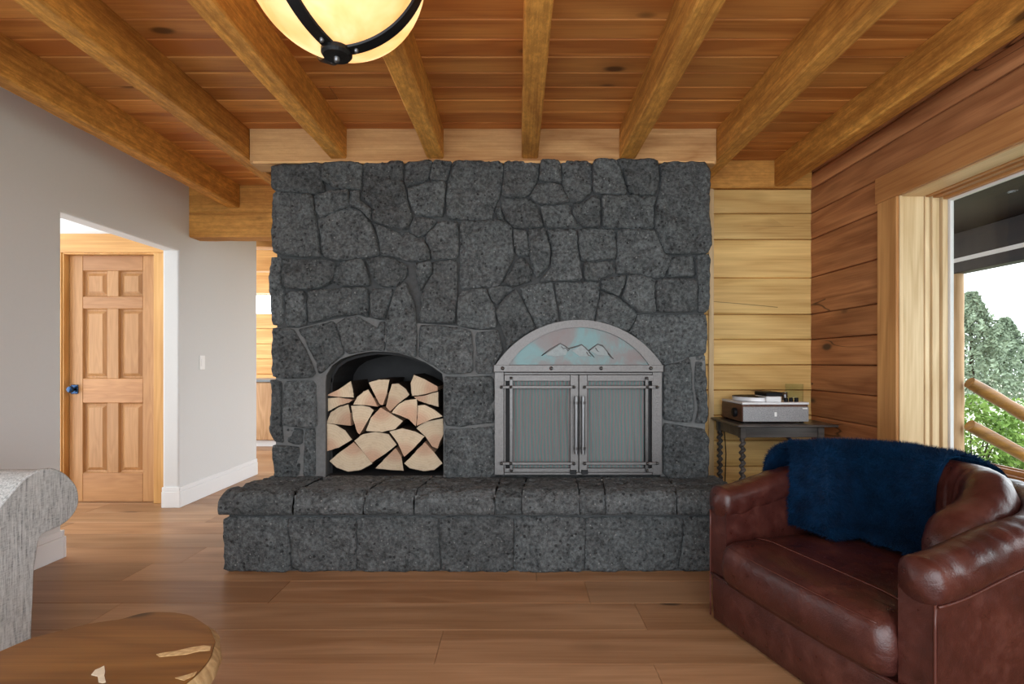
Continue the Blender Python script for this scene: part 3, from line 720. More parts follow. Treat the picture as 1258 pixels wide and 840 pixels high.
STONES = [
 [(334,203),(396,201),(396,223),(398,236),(385,238),(360,235),(335,232)],
 [(398,201),(444,199),(443,231),(429,232),(413,231),(398,222)],
 [(399,238),(413,234),(428,235),(429,252),(420,256),(410,261),(395,267),(390,261),(387,241)],
 [(431,235),(442,234),(442,247),(456,257),(455,270),(442,256),(431,252)],
 [(335,234),(385,240),(386,262),(390,283),(393,306),(395,315),(376,315),(338,311),(334,285)],
 [(392,270),(400,267),(420,258),(430,255),(441,259),(455,274),(461,290),(465,305),(464,313),(448,316),(430,318),(412,319),(398,314),(396,300),(393,283)],
 [(446,199),(495,198),(494,224),(498,234),(502,256),(506,264),(499,281),(489,281),(476,277),(458,271),(459,256),(446,243)],
 [(498,199),(531,198),(526,221),(500,228),(498,222)],
 [(534,198),(555,198),(550,215),(547,221),(529,222)],
 [(502,232),(528,226),(547,224),(544,265),(528,265),(510,262),(504,248)],
 [(558,198),(617,198),(617,217),(613,241),(606,257),(604,269),(585,269),(550,268),(549,240),(552,222)],
 [(610,257),(614,255),(619,270),(607,270)],
 [(620,198),(662,198),(660,222),(648,240),(620,241),(617,237),(620,215)],
 [(665,198),(687,198),(689,224),(663,221)],
 [(662,225),(689,227),(693,240),(699,247),(678,250),(665,250),(659,248),(651,242)],
 [(690,198),(725,198),(727,220),(726,236),(714,246),(708,248),(700,246),(695,237),(691,222)],
 [(729,198),(753,198),(765,215),(769,235),(767,238),(730,237),(729,225)],
 [(756,198),(806,198),(808,219),(806,238),(781,239),(773,235),(769,218)],
 [(740,241),(768,241),(782,242),(805,241),(802,267),(802,280),(770,280),(741,279),(741,256)],
 [(705,251),(715,250),(728,242),(735,242),(737,256),(736,279),(717,278),(705,262)],
 [(665,253),(680,253),(701,251),(701,262),(712,278),(670,279),(667,263)],
 [(616,244),(648,244),(657,251),(661,256),(666,278),(648,280),(631,278),(622,269),(617,254)],
 [(811,200),(871,199),(872,311),(824,311),(817,309),(812,302),(806,282),(805,268),(807,250),(812,232)],
 [(509,266),(536,271),(523,287),(514,290),(502,283)],
 [(460,275),(476,281),(489,286),(500,286),(512,292),(521,291),(521,298),(527,308),(528,318),(517,321),(501,320),(483,314),(469,312),(467,300),(463,284)],
 [(539,272),(562,272),(562,317),(532,318),(530,308),(524,296),(526,288)],
 [(566,272),(605,272),(620,273),(628,280),(629,302),(631,315),(617,344),(612,351),(582,352),(567,354),(565,345)],
 [(631,282),(646,283),(648,300),(649,313),(636,313),(632,302)],
 [(637,318),(644,317),(653,332),(652,345),(640,348),(629,351),(619,346)],
 [(649,283),(669,282),(675,308),(674,325),(660,341),(656,334),(651,316)],
 [(672,282),(707,282),(710,315),(714,344),(690,344),(664,345),(667,340),(678,328),(678,308)],
 [(711,282),(753,282),(756,290),(756,317),(735,319),(720,320),(715,319),(712,300)],
 [(717,323),(735,322),(753,321),(756,335),(738,341),(735,344),(719,344)],
 [(759,283),(804,284),(809,302),(815,312),(821,315),(822,320),(816,340),(800,340),(785,336),(770,335),(759,336),(758,322),(759,312)],
 [(825,316),(852,315),(853,339),(820,340)],
 [(855,315),(871,313),(871,378),(866,383),(858,382),(856,340)],
 [(807,344),(853,343),(855,382),(808,383),(805,350)],
 [(772,338),(785,339),(800,343),(804,345),(802,352),(805,383),(786,382),(778,376),(764,366),(770,350)],
 [(740,345),(758,340),(768,339),(766,350),(760,364),(750,359),(739,355)],
 [(739,359),(750,363),(761,368),(776,379),(782,385),(778,394),(770,406),(755,402),(740,397),(732,396),(734,384)],
 [(682,348),(716,347),(735,347),(736,357),(731,384),(729,396),(712,396),(690,396),(689,384),(684,362)],
 [(639,353),(660,350),(678,348),(682,370),(686,396),(670,400),(661,403),(653,386),(646,372)],
 [(616,371),(626,362),(634,356),(642,372),(650,387),(657,403),(645,410),(632,420),(623,428),(618,405),(610,384)],
 [(600,355),(617,351),(632,354),(623,360),(611,373),(604,367)],
 [(567,359),(582,356),(596,355),(601,368),(607,378),(609,401),(595,404),(577,402),(563,399),(564,370)],
 [(531,322),(561,320),(561,355),(559,385),(558,397),(535,395),(515,395),(519,360),(526,346),(532,335)],
 [(512,325),(529,322),(530,334),(523,346),(516,357),(514,345)],
 [(451,319),(467,317),(483,319),(499,326),(500,338),(486,351),(470,351),(464,348),(456,335)],
 [(421,322),(446,319),(452,340),(454,350),(420,351),(410,346),(414,330)],
 [(348,318),(376,320),(398,320),(410,323),(411,333),(406,347),(395,352),(378,355),(351,353),(347,340)],
 [(333,317),(345,317),(345,340),(347,356),(346,397),(334,398),(332,360)],
 [(351,359),(375,359),(376,397),(365,401),(351,399)],
 [(381,359),(395,357),(420,355),(451,354),(452,375),(451,390),(440,386),(425,386),(411,388),(395,393),(381,396)],
 [(458,355),(470,355),(482,355),(477,372),(472,390),(463,390),(458,385),(456,365)],
 [(499,347),(487,356),(481,375),(476,395),(476,430),(489,431),(511,438),(512,415),(510,395),(509,378),(504,362)],
 [(415,399),(425,391),(440,390),(455,399),(463,403),(466,396),(472,395),(472,430),(457,429),(444,431),(430,434),(425,430),(420,415)],
 [(366,405),(380,402),(395,398),(408,395),(412,400),(417,415),(422,434),(416,439),(406,447),(399,454),(393,458),(386,440),(376,418)],
 [(335,404),(355,404),(361,406),(375,430),(387,458),(383,463),(350,464),(336,461)],
 [(516,400),(535,400),(560,402),(578,407),(580,430),(580,457),(548,458),(534,448),(523,442),(515,437)],
 [(585,409),(600,408),(611,406),(613,415),(617,430),(611,440),(606,449),(605,458),(585,458)],
 [(546,463),(570,464),(606,462),(607,519),(585,520),(568,523),(547,521)],
 [(547,527),(568,528),(590,525),(607,524),(607,586),(547,586)],
 [(350,469),(387,468),(389,522),(378,524),(360,522),(350,520)],
 [(336,467),(346,470),(346,522),(348,542),(338,541),(334,528),(335,490)],
 [(351,526),(371,528),(370,545),(352,543)],
 [(337,547),(352,548),(367,550),(368,586),(337,586)],
 [(376,528),(387,527),(387,586),(372,586)],
 [(785,387),(806,387),(857,387),(867,387),(867,433),(850,436),(820,446),(813,448),(800,432),(786,418),(773,407),(781,396)],
 [(815,450),(835,446),(847,440),(849,470),(852,500),(847,517),(830,516),(815,514)],
 [(855,439),(867,437),(868,470),(869,515),(865,519),(854,518),(858,500),(854,475)],
 [(815,520),(840,524),(863,527),(869,540),(869,586),(815,586)],
]
rs = random.Random(11)
for i, s in enumerate(STONES):
    poly = [(X(a), Z(b_)) for a, b_ in s]
    if sum(poly[k][0]*poly[(k+1)%len(poly)][1]-poly[(k+1)%len(poly)][0]*poly[k][1] for k in range(len(poly))) < 0: poly = poly[::-1]
    xs = [p[0] for p in s]; edge = min(xs) < 340 or max(xs) > 864
    o = stone(poly, lambda q: (q[0], YF+.008-q[2], q[1]), None, 3.7+i*5.31, rs.uniform(.014, .036), .11 if edge else .06)
    under(o, fp, FPL)
# returns (side faces) of the chimney: courses of the same stone
for sx, xf in ((-1, CX0), (1, CX1)):
    z = ZH
    while z < ZT-.05:
        h = min(rs.uniform(.2, .34), ZT-z); h = ZT-z if ZT-z-h < .12 else h
        y = YF+.13 if int(z*100) % 2 else YF+.13
        while y < 3.98:
            w = rs.uniform(.2, .36); w = 3.99-y if 3.99-y-w < .14 else w
            g = .006; poly = [(y+g, z+g), (y+w-g, z+g), (y+w-g+rs.uniform(-.01,.0), z+h-g), (y+g+rs.uniform(0,.015), z+h-g)]
            o = stone(poly, (lambda q, sx=sx, xf=xf: (xf+sx*q[2], q[0], q[1])), None, rs.uniform(0, 900), rs.uniform(.008, .02), .03, step=.026, amp=.007)
            fixn(o); under(o, fp, FPL); y += w
        z += h

# raised hearth
HY = 2.82
hc_ = MB().prism([(-1.60, HY+.02), (1.26, HY+.02), (1.22, YF+.05), (-1.51, YF+.05)], 'z', 0, ZH-.03).build('hearth', M['mortar']); fixn(hc_); under(hc_, fp, FPL)
cj = MB().box(-1.585, 1.24, HY+.002, YF+.03, ZH-.128, ZH-.026).build('cap_bedding', M['mortar_l'], None); under(cj, hc_, Vector((0,0,0)))
def HX(px): return (px-U0)*HY/FPX
fx = [273.5, 358, 438, 542, 631, 718, 834, 920]; lean = [0, 3, 1, 2, 0, -1, -4, 0]
for i in range(len(fx)-1):
    a, b_ = fx[i], fx[i+1]; g = 1.3
    poly = [(HX(a+g+(0 if i else 0)), .004), (HX(b_-g), .004), (HX(b_-g-lean[i+1]), .155), (HX(b_-g-lean[i+1]*1.6), .300), (HX(a+g-lean[i]*1.6), .300), (HX(a+g-lean[i]), .155)]
    o = stone(poly, lambda q: (q[0], HY+.040-q[2], q[1]), None, 511+i*7.7, rs.uniform(.038, .045), .10 if i in (0, 6) else .05, amp=.010, tilt=.012); o.name = 'face_stone'
    under(o, hc_, Vector((0,0,0)))
for sx, xa, xb in ((-1, -1.602, -1.535), (1, 1.262, 1.235)):
    poly = [(HY+.08, .004), (YF+.02, .004), (YF+.02, .30), (HY+.08, .30)]
    o = stone(poly, (lambda q, sx=sx, xa=xa, xb=xb: (xa+(xb-xa)*(q[0]-HY)/.34+sx*q[2], q[0], q[1])), None, 77+sx*5, .012, .04, step=.024); fixn(o); o.name = 'face_stone'; under(o, hc_, Vector((0,0,0)))
def cap_stone(xf0, xf1, xb0, xb1, yf, yb, z0, z1, seed):
    """thick split slab with a broken, rounded front edge"""
    nx = max(8, int((xf1-xf0)/.011)); prof = []
    dep = yb-yf; th = z1-z0
    for t in np.linspace(0, 1, 5): prof.append((dep*(.25-.22*t), 0.0 if t < 1 else .004, 0))       # underside forward
    prof[-1] = (.012, .006, 0)
    prof += [(.0, .025, 1), (-.004, .05, 1), (0, .078, 1), (.012, .100, 1), (.032, .117, 1), (.058, .127, 1)]
    for t in np.linspace(.075, dep, 26): prof.append((t, th, 1))
    v = []; f = []; m_ = len(prof)
    for i in range(nx+1):
        t = i/nx
        for j, (dy, dz, rg) in enumerate(prof):
            s = min(max(dy/dep, 0), 1); x = (xf0+(xf1-xf0)*t)*(1-s)+(xb0+(xb1-xb0)*t)*s
            en = min(t, 1-t)*(xf1-xf0); ed_ = max(0, 1-en/.012)
            y = yf+dy; z = z0+dz
            if rg:
                q = 1.5*noise.fractal((x*7+seed, y*9, z*9), .9, 2.1, 4); q2 = noise.noise((x*34+seed, y*40, z*40))
                rdg = .6*abs(noise.noise((x*6+y*9+seed, y*16-x*8, 2.0)))+.5*abs(noise.noise((x*13+y*14+seed, y*34-x*15, 6.0)))
                k = .4 if s > .9 else 1
                z += (.014*q+.010*q2-.060*rdg+.022)*(1 if dz > .07 else .2)*k - .010*ed_*ed_
                y += (.010*q+.005*q2)*(1 if dy < .05 else .0) + .010*ed_*ed_*(1 if dy < .05 else 0)
            x += .005*noise.noise((y*14+seed, z*14, 1.0))*(1 if i in (0, nx) else 0)
            v.append((x, y, min(z, z0+th+.004)))
    for i in range(nx):
        for j in range(m_-1): f.append((i*m_+j, (i+1)*m_+j, (i+1)*m_+j+1, i*m_+j+1))
    for i in (0, nx):
        ring = [i*m_+j for j in range(m_)]; f.append(tuple(ring) if i else tuple(reversed(ring)))
    o_ = Vector(((xf0+xf1)/2, (yf+yb)/2, z0)); o = mesh_obj('cap_stone', [Vector(p)-o_ for p in v], f, M['stone'], None, o_, True)
    return o
cxp = [266, 359, 446, 508, 608, 641, 712, 744, 832, 912]
backpx = [-1.535, -1.19, -.78, -.52, -.10, .06, .36, .52, .93, 1.24]
for i in range(len(cxp)-1):
    g = .0025
    xa, xb_ = (cxp[i]-U0)*2.79/FPX+g, (cxp[i+1]-U0)*2.79/FPX-g
    o = cap_stone(xa, xb_, backpx[i]+g, backpx[i+1]-g, 2.79, YF+.03, ZH-.132, ZH, 13.3*i+2)
    under(o, hc_, Vector((0,0,0)))

# ------------------------------------------------------------------ split firewood in the niche
LOGS = [
 ([(98,325),(180,285),(250,237),(262,290),(268,338),(150,332)], 0, 'thin split firewood wedge atop the stack at the niche wall away from the doors'),
 ([(98,342),(175,338),(262,350),(240,368),(180,385),(110,422),(100,380)], 2, 'narrow split firewood piece right under the thin top wedge at the niche wall'),
 ([(105,490),(130,430),(180,395),(240,378),(250,430),(255,508),(180,500)], 5, 'quarter round firewood log under the narrow piece at the niche wall'),
 ([(248,388),(310,385),(360,395),(388,415),(350,480),(300,565),(285,550),(260,470)], 5, 'firewood wedge standing point down between two quarter rounds'),
 ([(265,380),(290,335),(330,300),(358,288),(390,340),(415,392),(340,383)], 5, 'flat split firewood wedge leaning beside the tall narrow top wedge'),
 ([(358,245),(420,228),(485,228),(470,310),(445,385),(425,378),(385,300)], 4, 'tall narrow firewood wedge pointing down at the top of the stack'),
 ([(500,255),(540,252),(585,285),(607,322),(550,365),(488,422),(463,395),(480,320)], 5, 'broad firewood wedge next to the tall narrow top wedge'),
 ([(620,310),(615,250),(635,198),(700,225),(780,270),(780,295),(690,320),(625,328)], 5, 'topmost firewood log at the niche wall nearer to the metal doors'),
 ([(630,334),(690,328),(780,301),(782,395),(720,378),(660,358)], 0, 'slim firewood wedge under the topmost log near the metal doors'),
 ([(495,430),(530,385),(580,355),(650,345),(655,420),(645,515),(600,470),(540,445)], 6, 'firewood wedge with pale curved rim in the middle of the stack'),
 ([(660,385),(700,380),(760,410),(810,450),(740,470),(652,508),(658,440)], 5, 'firewood wedge with a sharp tip toward the niche wall near the doors'),
 ([(430,397),(500,440),(568,480),(520,530),(440,548),(340,540),(370,460)], 0, 'triangular firewood log with its round side down in the stack centre'),
 ([(100,490),(160,500),(220,535),(262,592),(180,640),(100,665)], 5, 'large firewood quarter touching the niche wall above the floor'),
 ([(270,600),(320,560),(400,545),(480,560),(530,625),(460,680),(378,735)], 6, 'large firewood wedge with round side up above the niche floor'),
 ([(480,545),(560,525),(640,545),(697,575),(640,640),(572,702),(530,610)], 5, 'firewood wedge with a small dark knot pointing down'),
 ([(645,525),(700,485),(810,465),(812,560),(775,650),(745,640),(700,575)], 4, 'firewood wedge hugging the niche wall nearer to the doors'),
 ([(115,725),(180,670),(265,608),(320,665),(380,740),(310,780),(230,790),(160,765)], 2, 'widest firewood log lying on the niche floor'),
 ([(395,770),(450,715),(520,645),(555,700),(570,785),(480,780)], 2, 'small firewood wedge on the niche floor between two wide logs'),
 ([(575,735),(640,670),(700,605),(760,670),(810,735),(760,775),(690,782),(610,765)], 2, 'radially cracked firewood log on the niche floor nearer to the doors'),
]
ly = YF+.045; rl = random.Random(3)
for i, (pz, ap, lab) in enumerate(LOGS):
    pw = [((380+a/4.94-U0)*ly/FPX, CAMZ-(420+b_/4.94-V0)*ly/FPX) for a, b_ in pz]
    n = len(pw); A = pw[ap]; cen = (sum(p[0] for p in pw)/n, sum(p[1] for p in pw)/n)
    pw = [(cen[0]+(p[0]-cen[0])*.985, cen[1]+(p[1]-cen[1])*.985) for p in pw]
    ln = rl.uniform(.33, .42); y0 = ly+rl.uniform(-.008, .02)
    dense = []                                # bark side bends gently, split faces stay straight
    isb = []
    for k in range(n):
        a, b_ = pw[k], pw[(k+1)%n]; bark = (k != ap and (k+1)%n != ap)
        for q in range(4):
            t = q/4; x, z = a[0]+(b_[0]-a[0])*t, a[1]+(b_[1]-a[1])*t
            j = .0022*noise.noise((x*60, z*60, i*3.0)); dense.append((x+j, z-j)); isb.append(bark)
    lg = MB().prism([(p[0]-A[0], p[1]-A[1]) for p in dense], 'y', 0, ln); o = lg.build('firewood_log', M['endgrain'], None, (A[0], y0, A[1])); fixn(o)
    tag(o, lab, 'firewood', 'split firewood stacked in the niche')
    bk = MB(); m_ = len(dense)
    run = [k for k in range(m_) if isb[k]]
    for k in run:
        a, b_ = dense[k], dense[(k+1)%m_]
        def off(p): 
            d_ = Vector((p[0]-A[0], p[1]-A[1])); d_ = d_.normalized()*.0045; return (p[0]-A[0]+d_.x, p[1]-A[1]+d_.y)
        a0, b0 = (a[0]-A[0], a[1]-A[1]), (b_[0]-A[0], b_[1]-A[1]); a1, b1 = off(a), off(b_)
        bk.add([(a0[0],.004,a0[1]),(b0[0],.004,b0[1]),(b1[0],.004,b1[1]),(a1[0],.004,a1[1]),(a0[0],ln-.003,a0[1]),(b0[0],ln-.003,b0[1]),(b1[0],ln-.003,b1[1]),(a1[0],ln-.003,a1[1])],
               [(0,1,2,3),(4,7,6,5),(3,2,6,7),(0,4,5,1),(0,3,7,4),(1,5,6,2)])
    bo = fixn(bk.build('bark', M['bark'], o))

# ------------------------------------------------------------------ arched metal fireplace doors
DYF = 3.112
fd = empty('fireplace_doors', (X(711, DYF), DYF, ZH)); tag(fd, 'pewter fireplace doors with wire mesh and an arched mountain plate', 'fireplace doors')
FD = fd.location.copy()
def dx(px): return (px-U0)*DYF/FPX-FD.x
def dzz(py): return CAMZ-(py-V0)*DYF/FPX-FD.z
def dbox(name, x0, x1, y0, y1, yn, yf, mat, par=None, c=.002): return MB().box(dx(x0), dx(x1), yn, yf, dzz(y1), dzz(y0), c).build(name, mat, par or fd)
zb = 583.5
fr = dbox('frame', 607.5, 619, 457, zb, .004, .05, M['pewter']); 
dbox('frame', 802, 813.5, 457, zb, .004, .05, M['pewter'])
dbox('frame_rail', 619.2, 801.8, 457.5, 460, .006, .05, M['pewter']); dbox('frame_rail', 619.2, 801.8, 580.5, zb, .006, .05, M['pewter'])
dbox('back_plate', 619, 802, 460, 580, .036, .046, M['dark_lining'])  # near-black sheet put in so the slots beside the mesh look shadowed
br_ = dbox('crossbar', 606.5, 814.5, 448, 457, -.012, .05, M['pewter'], None, .003)
for px in (617.5, 677, 738, 799):
    MB().lathe([(.0001,-.024),(.007,-.023),(.0105,-.018),(.0115,-.012)], (dx(px), 0, dzz(452.3)), 14, 'y').build('bolt', M['pewter_d'], br_, smooth=True)
def arc(cx_, halfw, base, top, n=40, inset=0):
    hgt = base-top; R = (halfw**2+hgt**2)/(2*hgt); cy_ = top+R; a0 = math.asin(halfw/R)
    return [(cx_+R*math.sin(-a0+2*a0*k/n), cy_-R*math.cos(-a0+2*a0*k/n)) for k in range(n+1)]
oa, ia = arc(711, 102, 448.2, 393), arc(711, 86, 448.2, 402)
rim = MB().prism([(dx(a), dzz(b_)) for a, b_ in oa]+[(dx(a), dzz(b_)) for a, b_ in reversed(ia)], 'y', -.010, .05).build('arch_rim', M['pewter'], fd); fixn(rim)
pl = MB().prism([(dx(a), dzz(b_)) for a, b_ in ia], 'y', .002, .045).build('arch_plate', M['patina'], fd); fixn(pl); pl['label'] = 'arched plate with blue grey patina and a mountain ridge in relief'
def zz(pts): return [(600+a/5.72, 385+b_/5.72) for a, b_ in pts]
ridges = [zz([(375,296),(430,255),(505,212),(535,228),(562,247),(610,234),(655,220),(680,240),(708,270),(745,308)]), zz([(700,265),(735,240),(768,217),(800,224),(830,262),(868,308)]),
          zz([(512,232),(528,248),(545,242),(560,262),(572,250)]), zz([(752,240),(765,262),(778,270)]), zz([(838,282),(858,302),(880,318)]), zz([(690,270),(702,292),(722,300)])]
M['snow'] = plain('pale_relief_face', (.20,.22,.218), .5, .4, 60, .3)
for pk in (zz([(505,214),(560,248),(545,290),(470,300),(400,290)]), zz([(655,222),(700,262),(718,300),(640,300),(590,262)]), zz([(768,219),(812,240),(850,296),(770,290),(715,262)])):
    fixn(MB().prism([(dx(a), dzz(b_)) for a, b_ in pk], 'y', -.0012, .003).build('mountain_face', M['snow'], pl))
for r in ridges:
    MB().tube([(dx(a), .001, dzz(b_)) for a, b_ in r], [.0035]+[.0042]*(len(r)-2)+[.002], 6).build('mountain_relief', M['pewter_d'], pl, smooth=True)
for s in (-1, 1):
    def m(px): return px if s < 0 else 1422-px
    def lx(a, b_): return (min(m(a), m(b_)), max(m(a), m(b_)))
    lf = MB().box(dx(lx(700.5,710.6)[0]), dx(lx(700.5,710.6)[1]), -.002, .03, dzz(580), dzz(460.3), .002)
    lf.box(dx(lx(619.5,700.4)[0]), dx(lx(619.5,700.4)[1]), 0, .03, dzz(468), dzz(460.3), .002).box(dx(lx(619.5,700.4)[0]), dx(lx(619.5,700.4)[1]), 0, .03, dzz(580), dzz(575), .002)
    lf.box(dx(lx(619.5,621.0)[0]), dx(lx(619.5,621.0)[1]), 0, .03, dzz(575), dzz(468), .0005)
    lf = lf.build('door_leaf', M['pewter'], fd)
    x0, x1 = lx(630, 700.4); nn = 60
    sm = MB().grid(lambda u, v: (dx(x0+(x1-x0)*u), .020+.0035*math.sin(u*46+1.2*math.sin(v*5)), dzz(468+107*v)), nn, 8).build('wire_mesh', M['screen'], lf, smooth=True)
    vb = lx(626, 630)
    MB().box(dx(vb[0]), dx(vb[1]), -.012, -.004, dzz(578.5), dzz(463), .002).build('upright_bar', M['pewter_d'], lf)
    for yy in (464.3, 577.5): MB().lathe([(.0001,-.026),(.006,-.024),(.009,-.018),(.0085,-.012)], (dx((vb[0]+vb[1])/2), 0, dzz(yy)), 12, 'y').build('bolt', M['pewter_d'], lf, smooth=True)
    hbx = lx(614.5, 706)
    for yy in (475.2, 568.5):
        MB().box(dx(hbx[0]), dx(hbx[1]), -.020, -.0125, dzz(yy+1.7), dzz(yy-1.7), .002).build('cross_bar', M['pewter'], lf)
        for bxp in (m(616), m(627.6), m(704.5)): MB().lathe([(.0001,-.033),(.006,-.031),(.0095,-.026),(.0095,-.020)], (dx(bxp), 0, dzz(yy)), 12, 'y').build('bolt', M['pewter_d'], lf, smooth=True)
    hx_ = m(706.8)
    hd = MB().tube([(dx(hx_), -.045, dzz(486)), (dx(hx_), -.045, dzz(556))], .0115, 12).build('handle', M['steel'], lf, smooth=True); autosmooth(hd)
    for yy in (494, 549):
        MB().tube([(dx(hx_), -.045, dzz(yy-1.6)), (dx(hx_), -.045, dzz(yy+1.6))], .0155, 12).box(dx(hx_)-.005, dx(hx_)+.005, -.042, 0, dzz(yy+1), dzz(yy-1)).build('handle_collar', M['pewter_d'], lf)
    MB().box(dx(m(704)-4), dx(m(704)+4), -.012, 0, dzz(582), dzz(577), .002).build('latch', M['black_metal'], lf)

# ------------------------------------------------------------------ side table with barley twist legs, record player, glass
TX0, TX1, TY0, TY1, TZ = 1.385, 2.02, 3.215, 3.675, .762
tb = empty('side_table', ((TX0+TX1)/2, (TY0+TY1)/2, 0)); tag(tb, 'dark wooden side table with twisted legs in the corner', 'table')
TBL = tb.location.copy()
def tpart(o): return under(o, tb, TBL)
tpart(boxobj('table_top', TX0, TX1, TY0, TY1, TZ-.016, TZ, M['dark_wood'], None, .005))
ap = .07
for (x0, x1, y0, y1) in ((TX0+.05, TX1-.09, TY0+.045, TY0+.06), (TX0+.05, TX1-.09, TY1-.05, TY1-.035), (TX0+.04, TX0+.055, TY0+.05, TY1-.04), (TX1-.10, TX1-.085, TY0+.05, TY1-.04)):
    tpart(boxobj('apron', x0, x1, y0, y1, TZ-.016-ap, TZ-.0165, M['dark_wood'], None, .003))
def twist_leg(cx, cy):
    g = MB(); z0, z1 = .16, TZ-.09; n = 130
    g.box(cx-.019, cx+.019, cy-.019, cy+.019, TZ-.09, TZ-.017, .003)
    def fn(i, j):
        z = z1+(z0-z1)*i; a = 2*math.pi*j; r = .0150+.0070*math.cos(a*1-z*2*math.pi/.043); e = min(i, 1-i)
        r = r if e > .03 else .016
        return (cx+r*math.cos(a), cy+r*math.sin(a), z)
    g.grid(fn, n, 12, cv=True)
    g.box(cx-.019, cx+.019, cy-.019, cy+.019, .10, .16, .003); g.lathe([(.0001,0),(.014,0),(.018,.02),(.012,.05),(.016,.10)], (cx, cy, .0005), 14)
    o = g.build('leg', M['dark_wood'], None, None, origin=(cx, cy, 0)); autosmooth(o, 50); tpart(o)
for cx in (TX0+.048, TX1-.092):
    for cy in (TY0+.052, TY1-.045): twist_leg(cx, cy)
for (x0, x1, y0, y1) in ((TX0+.05, TX1-.09, TY0+.043, TY0+.061), (TX0+.05, TX1-.09, TY1-.054, TY1-.036), (TX0+.039, TX0+.057, TY0+.05, TY1-.04), (TX1-.101, TX1-.083, TY0+.05, TY1-.04)):
    tpart(boxobj('stretcher', x0, x1, y0, y1, .115, .145, M['dark_wood'], None, .004))

PX0, PX1, PY0, PY1, PZ = 1.448, 1.875, 3.30, 3.63, TZ+.008
pw_ = empty('record_player', ((PX0+PX1)/2, (PY0+PY1)/2, TZ)); tag(pw_, 'record player with walnut sides and grey cloth front on the side table', 'record player')
PL = pw_.location.copy()
def rp(o): return under(o, pw_, PL)
rp(boxobj('cabinet', PX0, PX1, PY0+.004, PY1, PZ, PZ+.112, M['walnut'], None, .004))
fr_ = rp(boxobj('speaker_front', PX0+.004, PX1-.001, PY0-.004, PY0+.004, PZ+.003, PZ+.098, M['grey_cloth'], None, .002))
rp(boxobj('deck_plate', PX0-.002, PX1+.002, PY0-.004, PY1, PZ+.1125, PZ+.128, M['chrome'], None, .003))
o = boxobj('emblem', 1.652, 1.668, PY0-.0065, PY0-.0042, PZ+.036, PZ+.064, M['switch'], None, .001); under(o, pw_, PL); o.parent = fr_; o.location -= fr_.location
o = boxobj('maker_plate', PX1-.042, PX1-.010, PY0-.0062, PY0-.0042, PZ+.084, PZ+.092, M['switch'], None, .0005); under(o, pw_, PL); o.parent = fr_; o.location -= fr_.location
kb = MB().lathe([(.0001,-.022),(.026,-.021),(.030,-.016),(.030,0)], (PX0, PY0+.10, PZ+.055), 22, 'x').build('side_knob', M['vinyl'], None, smooth=True); rp(kb)
pc = (PX0+.165, PY0+.165)
pt = MB().lathe([(.0001,PZ+.156),(.148,PZ+.156),(.150,PZ+.152),(.150,PZ+.130),(.0001,PZ+.1285)], (pc[0], pc[1], 0), 40).build('platter', M['chrome'], None, smooth=True); autosmooth(pt); rp(pt)
rec = MB().lathe([(.0001,.0035),(.052,.0035),(.053,.002),(.150,.002),(.151,.0),(.0001,-.0001)], (0,0,0), 48).build('vinyl_record', M['vinyl'], None, (pc[0], pc[1], PZ+.1562)); autosmooth(rec)
tag(rec, 'black vinyl record lying on the record player platter', 'record')
rp(MB().lathe([(.0001,.012),(.003,.012),(.0035,0)], (pc[0], pc[1], PZ+.159), 10).build('spindle', M['steel'], None))
rp(boxobj('tonearm_housing', 1.602, 1.700, PY0-.002, PY0+.16, PZ+.1285, PZ+.165, M['chrome'], None, .004))
rp(boxobj('housing_lid', 1.604, 1.712, PY0+.004, PY0+.17, PZ+.1655, PZ+.192, M['vinyl'], None, .005))
g = MB().tube([(1.835, 3.52, PZ+.175), (1.78, 3.40, PZ+.178), (1.715, 3.34, PZ+.176)], .0045, 8).lathe([(.0001,.052),(.016,.052),(.018,.03),(.018,0)], (1.835, 3.52, PZ+.1285), 18)
rp(autosmooth(g.build('tonearm', M['steel'], None)))
for (x, y) in ((1.745, 3.33), (1.782, 3.34), (1.815, 3.335)): rp(autosmooth(MB().lathe([(.0001,.026),(.010,.026),(.012,.022),(.012,0)], (x, y, PZ+.1285), 14).build('control_knob', M['vinyl'], None)))
for (x, y) in ((PX0+.03, PY0+.03), (PX1-.03, PY0+.03), (PX0+.03, PY1-.03), (PX1-.03, PY1-.03)): rp(MB().lathe([(.0001,0),(.014,0),(.014,.0079),(.0001,.0079)], (x, y, TZ+.0002), 12).build('foot', M['vinyl'], None))
tg = MB().lathe([(.0001,.001),(.052,.001),(.056,.006),(.0575,.24),(.0560,.241),(.0545,.239),(.053,.010),(.0001,.008)], (0,0,0), 32).build('glass_cylinder', M['tumbler'], None, (1.945, 3.60, TZ+.0005), smooth=True); tag(tg, 'greenish glass cylinder vase behind the record player', 'vase')
pcb = MB().tube([(1.50,3.632,PZ+.03),(1.49,3.683,PZ+.01),(1.485,3.688,.70),(1.50,3.686,.5),(1.492,3.684,.3),(1.50,3.67,.06),(1.54,3.62,.008),(1.62,3.60,.006)], .003, 6).build('power_cord', M['vinyl'], None, smooth=True); tag(pcb, 'thin black power cord hanging behind the side table', 'cord')

